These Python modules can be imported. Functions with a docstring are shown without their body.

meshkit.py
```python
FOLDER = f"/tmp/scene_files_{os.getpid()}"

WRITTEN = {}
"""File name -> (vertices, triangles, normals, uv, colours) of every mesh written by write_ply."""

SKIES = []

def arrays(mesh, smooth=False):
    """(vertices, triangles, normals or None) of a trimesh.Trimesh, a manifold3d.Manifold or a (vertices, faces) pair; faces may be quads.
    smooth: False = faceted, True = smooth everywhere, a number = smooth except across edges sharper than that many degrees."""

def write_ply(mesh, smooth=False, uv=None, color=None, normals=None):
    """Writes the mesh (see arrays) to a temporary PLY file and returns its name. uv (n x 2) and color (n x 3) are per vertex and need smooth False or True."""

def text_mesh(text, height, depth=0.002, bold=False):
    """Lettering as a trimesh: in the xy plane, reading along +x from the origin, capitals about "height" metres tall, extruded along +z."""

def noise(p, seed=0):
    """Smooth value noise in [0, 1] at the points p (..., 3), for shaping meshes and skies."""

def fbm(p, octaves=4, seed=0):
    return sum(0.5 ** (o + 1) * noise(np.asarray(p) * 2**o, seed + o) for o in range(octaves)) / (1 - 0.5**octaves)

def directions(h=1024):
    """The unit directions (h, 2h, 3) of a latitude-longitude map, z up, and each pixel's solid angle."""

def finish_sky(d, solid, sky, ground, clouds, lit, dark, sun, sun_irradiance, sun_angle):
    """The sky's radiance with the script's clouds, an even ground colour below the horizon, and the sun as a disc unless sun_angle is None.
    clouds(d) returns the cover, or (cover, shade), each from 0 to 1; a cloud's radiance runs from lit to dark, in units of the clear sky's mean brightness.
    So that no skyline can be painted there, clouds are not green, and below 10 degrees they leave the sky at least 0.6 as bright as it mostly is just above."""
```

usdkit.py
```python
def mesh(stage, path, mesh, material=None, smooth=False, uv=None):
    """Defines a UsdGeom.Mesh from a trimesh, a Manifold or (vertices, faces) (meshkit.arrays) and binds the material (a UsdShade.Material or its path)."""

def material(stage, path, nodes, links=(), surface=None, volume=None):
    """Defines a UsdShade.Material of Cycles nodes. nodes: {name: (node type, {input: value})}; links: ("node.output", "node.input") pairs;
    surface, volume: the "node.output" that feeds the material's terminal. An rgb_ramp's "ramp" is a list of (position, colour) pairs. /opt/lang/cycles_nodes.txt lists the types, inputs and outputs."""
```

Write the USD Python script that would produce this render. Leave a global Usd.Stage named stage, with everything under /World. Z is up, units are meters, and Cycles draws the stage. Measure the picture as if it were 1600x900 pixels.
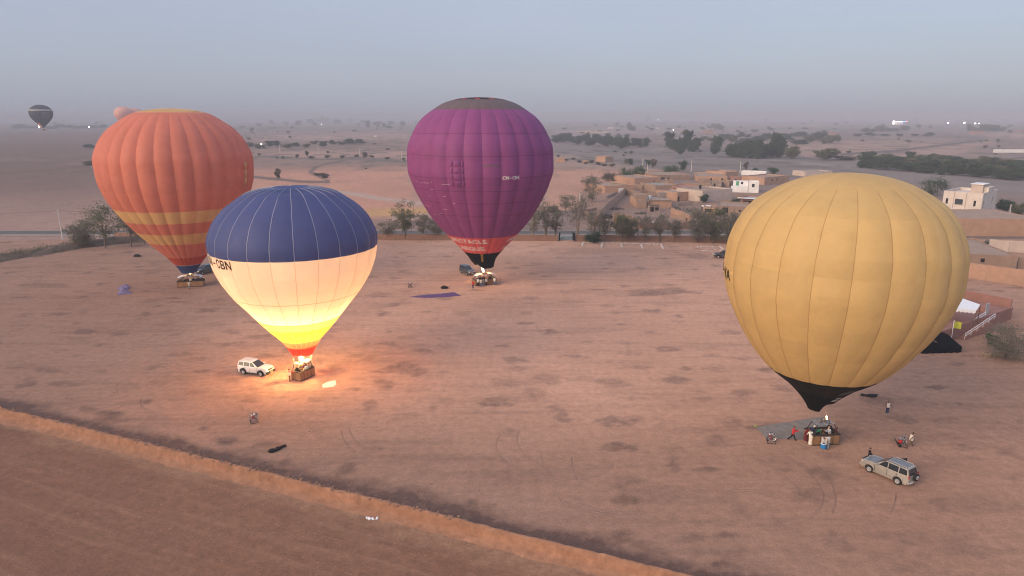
import math, re, numpy as np, trimesh, manifold3d, meshkit, usdkit
from pxr import Usd, UsdGeom, UsdLux, UsdShade, Gf, Sdf, Vt
from scipy.interpolate import PchipInterpolator
from shapely.geometry import Polygon, Point, LineString
import shapely

stage = Usd.Stage.CreateInMemory()
UsdGeom.SetStageUpAxis(stage, 'Z'); UsdGeom.SetStageMetersPerUnit(stage, 1.0)
UsdGeom.Xform.Define(stage, '/World'); UsdGeom.Scope.Define(stage, '/World/Looks')
PI = math.pi

# ------------------------------------------------------------------ camera: a drone 34 m up, looking 14 degrees down
EYE_H, PITCH, FPX = 34.0, math.radians(14.0), 1067.0
cam = UsdGeom.Camera.Define(stage, '/World/camera')
cam.CreateFocalLengthAttr(24.0); cam.CreateHorizontalApertureAttr(36.0); cam.CreateVerticalApertureAttr(20.25)
cam.CreateClippingRangeAttr((0.5, 60000.0))
cam.AddTranslateOp().Set((0, 0, EYE_H)); cam.AddRotateXOp().Set(76.0)
cam.CreateExposureAttr(0.95)

# ------------------------------------------------------------------ sky and the low hazy sun behind the camera, to the left
SUN_EL = math.radians(9.0)
SUN_ROT = math.atan2(-0.80, -0.60)                              # atan2(x, y) of the direction to the sun
usdkit.material(stage, '/World/Looks/sky_look', {
    'sky': ('sky_texture', {'sky_type': 'single_scattering', 'sun_disc': False, 'sun_elevation': SUN_EL, 'sun_rotation': SUN_ROT, 'altitude': 450.0, 'air_density': 1.0, 'aerosol_density': 2.5, 'ozone_density': 1.5}),
    'tc': ('texture_coordinate', {}), 'xyz': ('separate_xyz', {}), 'up': ('map_range', {'from_min': 0.0, 'from_max': 1.0, 'to_min': 0.86, 'to_max': 1.72}),
    'veil': ('vector_math', {'math_type': 'scale', 'vector1': (2.86, 3.12, 3.98)}),
    'thin': ('noise_texture', {'scale': 1.6, 'detail': 4.0, 'roughness': 0.55}), 'stretch': ('mapping', {'scale': (1.0, 1.0, 3.5)}), 'uneven': ('map_range', {'from_min': 0.3, 'from_max': 0.7, 'to_min': 0.955, 'to_max': 1.045}), 'both': ('math', {'math_type': 'multiply'}),
    'mix': ('mix_color', {'fac': 0.78, 'use_clamp': False}),
    'bg': ('background_shader', {'strength': 0.09})},
    [('tc.generated', 'xyz.vector'), ('xyz.z', 'up.value'), ('tc.generated', 'stretch.vector'), ('stretch.vector', 'thin.vector'), ('thin.fac', 'uneven.value'), ('up.result', 'both.value1'), ('uneven.result', 'both.value2'), ('both.value', 'veil.scale'), ('veil.vector', 'mix.b'), ('sky.color', 'mix.a'), ('mix.result', 'bg.color')], surface='bg.background')
dome = UsdLux.DomeLight.Define(stage, '/World/sky')
UsdShade.MaterialBindingAPI.Apply(dome.GetPrim()).Bind(UsdShade.Material.Get(stage, '/World/Looks/sky_look'))
dome.GetPrim().SetCustomDataByKey('kind', 'structure')
sun = UsdLux.DistantLight.Define(stage, '/World/sun')
sun.CreateIntensityAttr(0.46); sun.CreateAngleAttr(45.0); sun.CreateNormalizeAttr(True); sun.CreateColorAttr((1.0, 0.76, 0.54))
sun.AddRotateZOp().Set(math.degrees(math.atan2(-0.60, -0.80)) + 90.0); sun.AddRotateXOp().Set(90.0 - 22.0)

# ------------------------------------------------------------------ helpers
FW = np.array([0, math.cos(PITCH), -math.sin(PITCH)]); UP = np.array([0, math.sin(PITCH), math.cos(PITCH)]); RT = np.array([1.0, 0, 0])
EYE = np.array([0, 0, EYE_H])
def at(px, py, z=0.0):
    """The place at height z that the photograph shows at pixel px, py (of 1600 x 900)."""
    d = FW + (px - 800) / FPX * RT + (450 - py) / FPX * UP
    return EYE + d * (z - EYE_H) / d[2]
def pix(p):
    d = np.asarray(p, float) - EYE; w = d @ FW
    return np.stack([800 + FPX * (d @ RT) / w, 450 - FPX * (d @ UP) / w], -1)

taken = {}
def path_for(name, parent='/World'):
    key = f'{parent}/{name}'; n = taken.get(key, -1) + 1; taken[key] = n
    return key if n == 0 else f'{key}_{n:03d}'
def data(prim, label=None, cat=None, group=None, kind=None):
    for k, v in (('label', label), ('category', cat), ('group', group), ('kind', kind)):
        if v: prim.SetCustomDataByKey(k, v)
    return prim
def thing(name, label, cat, loc=(0, 0, 0), rotz=0.0, group=None, kind=None):
    x = UsdGeom.Xform.Define(stage, path_for(name)); x.AddTranslateOp().Set(tuple(float(a) for a in loc)); x.AddRotateZOp().Set(math.degrees(rotz))
    data(x.GetPrim(), label, cat, group, kind)
    return str(x.GetPath())
def xf(name, parent):
    return str(UsdGeom.Xform.Define(stage, path_for(name, parent)).GetPath())
def obj(name, m, material, parent='/World', smooth=False, label=None, cat=None, group=None, kind=None):
    p = path_for(name, parent)
    if isinstance(m, MB): m = m.mesh()
    usdkit.mesh(stage, p, m, f'/World/Looks/{material}', smooth=smooth)
    data(stage.GetPrimAtPath(p), label, cat, group, kind)
    return p
def copy(src, loc, rotz=0.0, label=None, group=None, scale=None):
    """One more of the thing at path src: an instance under the next number."""
    was = stage.GetPrimAtPath(src).GetCustomData()
    name = re.sub(r'_[0-9]{3}$', '', src.rsplit('/', 1)[1])
    x = UsdGeom.Xform.Define(stage, path_for(name))
    x.GetPrim().GetReferences().AddInternalReference(src)
    x.ClearXformOpOrder()
    x.MakeMatrixXform().Set(Gf.Matrix4d(*[float(a) for a in trs(loc, rotz, scale).T.ravel()]))
    data(x.GetPrim(), label or was.get('label'), was.get('category'), group or was.get('group'))
    x.GetPrim().SetInstanceable(True)
    return str(x.GetPath())
def trs(loc, rotz=0.0, scale=None):
    s = np.ones(3) * (1 if scale is None else np.asarray(scale)); c, n = math.cos(rotz), math.sin(rotz)
    m = np.eye(4); m[:3, :3] = np.array([[c, -n, 0], [n, c, 0], [0, 0, 1]]) @ np.diag(s); m[:3, 3] = loc
    return m

class MB:
    """Collects simple shapes into one mesh."""
    def __init__(s): s.v, s.f, s.n = [], [], 0
    def add(s, v, f):
        v = np.asarray(v, float); f = np.asarray(f, int)
        if f.shape[1] == 4: f = np.vstack([f[:, [0, 1, 2]], f[:, [0, 2, 3]]])
        s.v.append(v); s.f.append(f + s.n); s.n += len(v); return s
    def tm(s, m): return s.add(*meshkit.arrays(m)[:2])
    def box(s, c, d, rz=0.0, ch=0.0):
        """A box with centre c and size d, turned about z; ch: chamfer."""
        x, y, z = np.asarray(d) / 2
        if ch <= 0:
            v = np.array([[a, b, e] for a in (-x, x) for b in (-y, y) for e in (-z, z)])
            f = np.array([[0, 1, 3, 2], [4, 6, 7, 5], [0, 4, 5, 1], [2, 3, 7, 6], [0, 2, 6, 4], [1, 5, 7, 3]])
        else:
            pts = []
            for a in (-1, 1):
                for b in (-1, 1):
                    for e in (-1, 1):
                        pts += [(a * x, b * (y - ch), e * (z - ch)), (a * (x - ch), b * y, e * (z - ch)), (a * (x - ch), b * (y - ch), e * z)]
            h = trimesh.convex.convex_hull(np.array(pts)); v, f = h.vertices, h.faces
        v = v @ np.array([[math.cos(rz), math.sin(rz), 0], [-math.sin(rz), math.cos(rz), 0], [0, 0, 1]]) + np.asarray(c)
        return s.add(v, f)
    def tube(s, pts, r, n=6, cap=True):
        pts = np.asarray(pts, float); r = np.broadcast_to(r, len(pts)); t = np.gradient(pts, axis=0); t /= np.linalg.norm(t, axis=1, keepdims=True) + 1e-12
        a = np.cross(t, [0, 0, 1.0]); bad = np.linalg.norm(a, axis=1) < 0.05; a[bad] = np.cross(t[bad], [1.0, 0, 0]); a /= np.linalg.norm(a, axis=1, keepdims=True); b = np.cross(t, a)
        th = np.arange(n) / n * 2 * PI
        v = (pts[:, None] + r[:, None, None] * (np.cos(th)[None, :, None] * a[:, None] + np.sin(th)[None, :, None] * b[:, None])).reshape(-1, 3)
        f = [[i * n + j, i * n + (j + 1) % n, (i + 1) * n + (j + 1) % n, (i + 1) * n + j] for i in range(len(pts) - 1) for j in range(n)]
        s.add(v, np.array(f)[:, ::-1])
        if cap:
            for e, o in ((0, 1), (len(pts) - 1, -1)):
                ring = v[e * n:(e + 1) * n]
                s.add(np.vstack([ring, pts[e]]), np.array([[j, (j + 1) % n, n][::o] for j in range(n)]))
        return s
    def lathe(s, prof, c=(0, 0, 0), n=16, axis='z'):
        prof = np.asarray(prof, float); th = np.arange(n) / n * 2 * PI
        v = np.stack([prof[:, :1] * np.cos(th), prof[:, :1] * np.sin(th), np.broadcast_to(prof[:, 1:], (len(prof), n))], -1).reshape(-1, 3)
        f = np.array([[i * n + j, i * n + (j + 1) % n, (i + 1) * n + (j + 1) % n, (i + 1) * n + j] for i in range(len(prof) - 1) for j in range(n)])
        if axis == 'y': v = v[:, [0, 2, 1]] * [1, 1, 1]; f = f[:, ::-1]
        if axis == 'x': v = v[:, [2, 0, 1]]
        return s.add(v + np.asarray(c), f)
    def mesh(s): return (np.vstack(s.v), np.vstack(s.f))
def grid(P):
    """A sheet through the points P (n, m, 3), facing up for x along m and y along n."""
    n, m = P.shape[:2]; i = np.arange(n * m).reshape(n, m)
    return P.reshape(-1, 3), np.stack([i[:-1, :-1], i[:-1, 1:], i[1:, 1:], i[1:, :-1]], -1).reshape(-1, 4)
def primvar(path, name, values, color=True):
    api = UsdGeom.PrimvarsAPI(stage.GetPrimAtPath(path))
    if color: api.CreatePrimvar(name, Sdf.ValueTypeNames.Color3fArray, 'vertex').Set(Vt.Vec3fArray.FromNumpy(np.asarray(values, np.float32)))
    else: api.CreatePrimvar(name, Sdf.ValueTypeNames.FloatArray, 'vertex').Set(Vt.FloatArray.FromNumpy(np.asarray(values, np.float32)))

# ------------------------------------------------------------------ materials
def plain(name, color, rough=0.8, metal=0.0, vary=0.12, scale=3.0, bump=0.0, bscale=20.0, spec=0.12, coat=0.0, coords='geometry.position'):
    """A surface of one colour with some noise in tone, and relief if bump is given."""
    c = np.array(color)
    nodes = {'tc': ('texture_coordinate', {}), 'n': ('noise_texture', {'scale': scale, 'detail': 5.0, 'roughness': 0.6}),
             'r': ('rgb_ramp', {'ramp': [(0.25, tuple(np.clip(c * (1 - vary), 0, 1))), (0.75, tuple(np.clip(c * (1 + vary), 0, 1)))]}),
             'p': ('principled_bsdf', {'roughness': rough, 'metallic': metal, 'specular_ior_level': spec, 'coat_weight': coat})}
    links = [('tc.object', 'n.vector'), ('n.fac', 'r.fac'), ('r.color', 'p.base_color')]
    if bump > 0:
        nodes['b'] = ('noise_texture', {'scale': bscale, 'detail': 4.0}); nodes['bp'] = ('bump', {'strength': 1.0, 'distance': bump})
        links += [('tc.object', 'b.vector'), ('b.fac', 'bp.height'), ('bp.normal', 'p.normal')]
    usdkit.material(stage, f'/World/Looks/{name}', nodes, links, surface='p.BSDF')
    return name
def fabric(name, color, trans=0.35, vary=0.06, tint=None):
    """Envelope cloth: woven nylon that lets part of the light through."""
    c = np.array(color); t = np.array(tint if tint is not None else color)
    usdkit.material(stage, f'/World/Looks/{name}', {
        'tc': ('texture_coordinate', {}), 'n': ('noise_texture', {'scale': 0.7, 'detail': 6.0, 'roughness': 0.65}),
        'r': ('rgb_ramp', {'ramp': [(0.3, tuple(c * (1 - vary))), (0.7, tuple(np.clip(c * (1 + vary), 0, 1)))]}),
        'n2': ('noise_texture', {'scale': 1.6, 'detail': 4.0, 'roughness': 0.55}), 'bp': ('bump', {'strength': 0.32, 'distance': 0.10}),
        'd': ('principled_bsdf', {'roughness': 0.6, 'specular_ior_level': 0.04 if max(color) < .05 else 0.25}), 't': ('translucent_bsdf', {'color': tuple(t)}), 'm': ('mix_closure', {'fac': trans})},
        [('tc.object', 'n.vector'), ('tc.object', 'n2.vector'), ('n2.fac', 'bp.height'), ('bp.normal', 'd.normal'), ('n.fac', 'r.fac'), ('r.color', 'd.base_color'), ('d.BSDF', 'm.closure1'), ('t.BSDF', 'm.closure2')], surface='m.closure')
    return name
def glow(name, color, strength):
    usdkit.material(stage, f'/World/Looks/{name}', {'e': ('emission', {'color': color, 'strength': strength})}, [], surface='e.emission')
    return name
def dirt(name, attr=False, c1=(.30, .195, .155), c2=(.36, .235, .185), dark=(.17, .10, .075), scale=0.05, fine=6.0, bump=0.05, furrow=None, furrow_amount=.5, speck=None, aniso=None):
    """Bare earth: broad tone from noise, optional stain amount in primvar 'stain', fine grain and relief, optional furrows along a direction."""
    nodes = {'g': ('geometry', {}), 'n': ('noise_texture', {'scale': scale, 'detail': 8.0, 'roughness': 0.62}), 'r': ('rgb_ramp', {'ramp': [(0.3, c1), (0.7, c2)]}),
             'f': ('noise_texture', {'scale': fine, 'detail': 5.0, 'roughness': 0.7}), 'fm': ('map_range', {'from_min': 0.3, 'from_max': 0.7, 'to_min': 0.84, 'to_max': 1.16}),
             'mul': ('vector_math', {'math_type': 'scale'}), 'h': ('noise_texture', {'scale': 1.1, 'detail': 6.0, 'roughness': 0.72}), 'hm': ('map_range', {'from_min': 0.3, 'from_max': 0.7, 'to_min': 0.80, 'to_max': 1.16}), 'hh': ('math', {'math_type': 'multiply'}),  'p': ('principled_bsdf', {'roughness': 0.95, 'specular_ior_level': 0.15, 'diffuse_roughness': 0.4}), 'bp': ('bump', {'strength': 1.0, 'distance': bump})}
    links = [('g.position', 'n.vector'), ('n.fac', 'r.fac'), ('g.position', 'f.vector'), ('f.fac', 'fm.value'), ('f.fac', 'bp.height'), ('bp.normal', 'p.normal')]
    top = 'r.color'
    if attr:
        nodes['a'] = ('attribute', {'attribute': 'stain_and_band'}); nodes['sn'] = ('noise_texture', {'scale': 0.9, 'detail': 6.0, 'roughness': 0.7}); nodes['sm'] = ('math', {'math_type': 'multiply'}); nodes['sr'] = ('map_range', {'from_min': 0.25, 'from_max': 0.65, 'to_min': 0.25, 'to_max': 1.25}); nodes['st'] = ('mix_color', {'b': dark})
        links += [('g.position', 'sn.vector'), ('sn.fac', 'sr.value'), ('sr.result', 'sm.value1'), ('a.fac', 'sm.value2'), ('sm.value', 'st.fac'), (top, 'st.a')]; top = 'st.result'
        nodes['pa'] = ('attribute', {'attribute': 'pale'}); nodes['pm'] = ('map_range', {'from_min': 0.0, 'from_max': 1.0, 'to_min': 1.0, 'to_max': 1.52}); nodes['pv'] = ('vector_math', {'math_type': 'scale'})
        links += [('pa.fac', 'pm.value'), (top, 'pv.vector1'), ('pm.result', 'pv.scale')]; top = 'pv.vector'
    if furrow is not None:
        nodes['mp'] = ('mapping', {'rotation': (0, 0, -furrow), 'scale': (0.045, 1.0, 1.0)}); nodes['fn'] = ('noise_texture', {'scale': 1.1, 'detail': 5.0, 'roughness': 0.6}); nodes['fr'] = ('map_range', {'from_min': 0.5, 'from_max': 0.68, 'to_min': 0.0, 'to_max': furrow_amount, 'clamp': True}); nodes['fx'] = ('mix_color', {'b': dark})
        nodes['mpv'] = ('vector_rotate', {'rotate_type': 'z_axis', 'angle': -furrow}); nodes['mps'] = ('mapping', {'scale': (0.045, 1.0, 1.0)})
        links += [('g.position', 'mpv.vector'), ('mpv.vector', 'mps.vector'), ('mps.vector', 'fn.vector'), ('fn.fac', 'fr.value'), ('fr.result', 'fx.fac'), (top, 'fx.a')]; top = 'fx.result'
        del nodes['mp']
    if speck is not None:
        nodes['v'] = ('voronoi_texture', {'scale': speck, 'feature': 'f1'}); nodes['vr'] = ('map_range', {'from_min': 0.08, 'from_max': 0.2, 'to_min': 0.38, 'to_max': 0.0, 'clamp': True}); nodes['vx'] = ('mix_color', {'b': (.36, .235, .165)})
        links += [('g.position', 'v.vector'), ('v.distance', 'vr.value'), ('vr.result', 'vx.fac'), (top, 'vx.a')]; top = 'vx.result'
    links += [(top, 'mul.vector1'), ('g.position', 'h.vector'), ('h.fac', 'hm.value'), ('hm.result', 'hh.value1'), ('fm.result', 'hh.value2'), ('hh.value', 'mul.scale'), ('mul.vector', 'p.base_color')]
    usdkit.material(stage, f'/World/Looks/{name}', nodes, links, surface='p.BSDF')
    return name
def leafy(name, c1, c2):
    usdkit.material(stage, f'/World/Looks/{name}', {
        'g': ('geometry', {}), 'r': ('rgb_ramp', {'ramp': [(0.0, c1), (1.0, c2)]}), 'd': ('diffuse_bsdf', {}), 't': ('translucent_bsdf', {}), 'm': ('mix_closure', {'fac': 0.25})},
        [('g.random_per_island', 'r.fac'), ('r.color', 'd.color'), ('r.color', 't.color'), ('d.BSDF', 'm.closure1'), ('t.BSDF', 'm.closure2')], surface='m.closure')
    return name

# ------------------------------------------------------------------ the ground, far and near
rng = np.random.default_rng(7)
W0, W1 = at(0, 654)[:2], at(640, 816)[:2]                     # the foot of the mud wall runs through these
WDIR = (W1 - W0) / np.linalg.norm(W1 - W0); WANG = math.atan2(WDIR[1], WDIR[0]); WNRM = np.array([-WDIR[1], WDIR[0]])
def on_wall(s): return W0 + WDIR * s
plain('asphalt', (.125, .118, .115), spec=.03, rough=0.95, vary=0.15, scale=0.4)
plain('verge', (.27, .205, .17), rough=0.95, vary=0.2, scale=0.5)
# plain out to the horizon: colour per vertex is the tone of each field, wadi and track
def poly_mask(pts, P, soft):
    g = Polygon([(a, b) for a, b in pts]); shapely.prepare(g)
    inside = shapely.contains_xy(g, P[..., 0], P[..., 1]); d = shapely.distance(g.exterior, shapely.points(P[..., 0], P[..., 1]))
    return np.clip(0.5 + np.where(inside, d, -d) / (2 * soft), 0, 1)
def far_ground():
    az = np.linspace(-math.radians(75), math.radians(75), 760); rr = np.concatenate([np.linspace(2, 190, 40)[:-1], 190 * (14000 / 190) ** np.linspace(0, 1, 380)])
    A, R = np.meshgrid(az, rr)
    P = np.stack([R * np.sin(A), R * np.cos(A), np.zeros_like(A)], -1)
    Q = pix(P[..., :] * [1, 1, 0]); Q[R < 60] = (800, 5000)
    q = np.stack([P[..., 0] / 30, P[..., 1] / 70, np.zeros_like(A)], -1)
    n1, n2, n3 = meshkit.fbm(q, 5, 3), meshkit.fbm(q * 5, 4, 9), meshkit.fbm(q * 0.15 + 7, 4, 15)
    # wobble of the field edges, in pixels of the photograph's scale at that place
    wx, wy = (meshkit.fbm(q * 2 + 3, 3, 21) - .5) * 26, (meshkit.fbm(q * 2 + 31, 3, 22) - .5) * 6
    QQ = Q + np.stack([wx, wy], -1)
    col = np.array([.235, .168, .142]) * (0.86 + 0.28 * n1)[..., None] * (0.9 + 0.2 * n2)[..., None]
    def tint(pts, c, soft=2.0, amount=1.0):
        nonlocal col
        m = poly_mask(pts, QQ, soft)[..., None] * amount
        col = col * (1 - m) + np.array(c) * (0.88 + 0.24 * n1)[..., None] * (0.92 + 0.16 * n2)[..., None] * m
    tint([(-900, 205), (640, 215), (640, 372), (-900, 372)], (.250, .165, .132), 6)
    tint([(380, 268), (640, 262), (700, 340), (560, 340), (380, 300)], (.46, .24, .168), 7)
    tint([(-400, 302), (330, 302), (330, 362), (-400, 362)], (.33, .21, .165), 10)
    tint([(395, 238), (640, 235), (640, 248), (395, 245)], (.36, .225, .175), 3)
    tint([(395, 210), (640, 205), (640, 218), (395, 220)], (.34, .225, .185), 3)
    tint([(850, 256), (905, 262), (985, 258), (1040, 268), (960, 300), (930, 330), (850, 330)], (.43, .235, .165), 4)
    tint([(860, 240), (960, 246), (1040, 258), (1010, 268), (900, 262), (850, 258)], (.31, .21, .165), 3)
    tint([(640, 260), (850, 258), (850, 335), (640, 335)], (.38, .225, .168), 6)
    tint([(860, 222), (1130, 232), (1600, 268), (2400, 320), (2400, 350), (1560, 300), (1200, 272), (1010, 262), (860, 238)], (.205, .168, .152), 5)
    tint([(1200, 212), (1420, 208), (1560, 220), (1480, 246), (1260, 246)], (.32, .21, .17), 4)
    tint([(860, 196), (1300, 190), (1300, 206), (860, 210)], (.29, .215, .185), 4)
    tint([(1540, 208), (1600, 208), (1600, 226), (1530, 222)], (.40, .25, .19), 3)
    tint([(900, 300), (1200, 300), (1240, 372), (900, 372)], (.27, .175, .132), 7, 0.85)
    tint([(1500, 338), (1800, 350), (1800, 520), (1500, 480)], (.185, .142, .118), 6)
    tint([(-200, 371), (112, 373), (118, 384), (40, 398), (-200, 420)], (.37, .235, .19), 2.5)
    tint([(565, 328), (705, 322), (705, 334), (575, 337)], (.46, .27, .125), 2.5)
    tint([(610, 337), (712, 331), (712, 336), (615, 343)], (.40, .28, .23), 1.5)
    for line, w, c in (([(470, 292), (540, 302), (640, 316), (720, 325)], 2.0, (.42, .30, .24)), ([(0, 249), (60, 251), (120, 256), (146, 258)], 1.0, (.36, .30, .28)),
                       ([(-50, 273), (80, 266), (146, 257)], 1.4, (.13, .10, .088)), ([(395, 276), (470, 284), (512, 284), (500, 276), (482, 269), (510, 256), (545, 248), (640, 251)], 1.3, (.15, .115, .095)),
                       ([(395, 245), (480, 248), (640, 250)], 0.9, (.17, .135, .115)), ([(1310, 242), (1400, 236), (1480, 226), (1536, 219)], 1.2, (.125, .10, .09)),
                       ([(880, 248), (1000, 252), (1110, 258), (1300, 262)], 1.0, (.15, .125, .11)), ([(1020, 232), (1160, 246), (1330, 262)], 1.2, (.25, .21, .185)),
                       ([(900, 226), (1010, 240), (1330, 252)], 1.1, (.17, .145, .13)), ([(840, 333), (905, 330), (1000, 350)], 1.2, (.15, .12, .10))):
        d = shapely.distance(LineString(line), shapely.points(QQ[..., 0] * .5 + Q[..., 0] * .5, QQ[..., 1] * .5 + Q[..., 1] * .5))
        m = np.clip(1.6 - d / (w * 1.3), 0, 1)[..., None] * 1.0
        col = col * (1 - m) + np.array(c) * m
    # far scrub: darker, greyer specks and bands
    scrub = np.clip((meshkit.fbm(np.stack([P[..., 0] / 13, P[..., 1] / 20, 0 * A], -1), 4, 41) - .57) * 8, 0, 1) * np.clip((R - 330) / 300, 0, 1)
    band = np.clip((n3 - .47) * 5, 0, 1) * np.clip((R - 700) / 500, 0, 1) * 0.55
    m = np.maximum(scrub * .85, band)[..., None]
    col = col * (1 - m) + np.array([.105, .098, .085]) * m
    dark_left = (np.clip((360 - Q[..., 0]) / 260, 0, 1) * np.clip((360 - Q[..., 1]) / 90, 0, 1) * np.clip((Q[..., 1] - 150) / 20, 0, 1))[..., None] * .8
    col = col * (1 - dark_left) + np.array([.150, .098, .080]) * dark_left
    v, f = grid(P)
    p = obj('ground', (v, f), 'plain_soil', smooth=False, kind='structure')
    primvar(p, 'tone', np.clip(col, 0.02, 1).reshape(-1, 3))
usdkit.material(stage, '/World/Looks/plain_soil', {
    'g': ('geometry', {}), 'a': ('attribute', {'attribute': 'tone'}), 'n': ('noise_texture', {'scale': 0.35, 'detail': 6.0, 'roughness': 0.7}), 'm': ('map_range', {'from_min': 0.3, 'from_max': 0.7, 'to_min': 0.82, 'to_max': 1.18}),
    'v': ('vector_math', {'math_type': 'scale'}), 'p': ('principled_bsdf', {'roughness': 0.97, 'specular_ior_level': 0.1}), 'bp': ('bump', {'strength': 0.8, 'distance': 0.5})},
    [('g.position', 'n.vector'), ('n.fac', 'm.value'), ('a.color', 'v.vector1'), ('m.result', 'v.scale'), ('v.vector', 'p.base_color'), ('n.fac', 'bp.height'), ('bp.normal', 'p.normal')], surface='p.BSDF')
far_ground()

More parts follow.
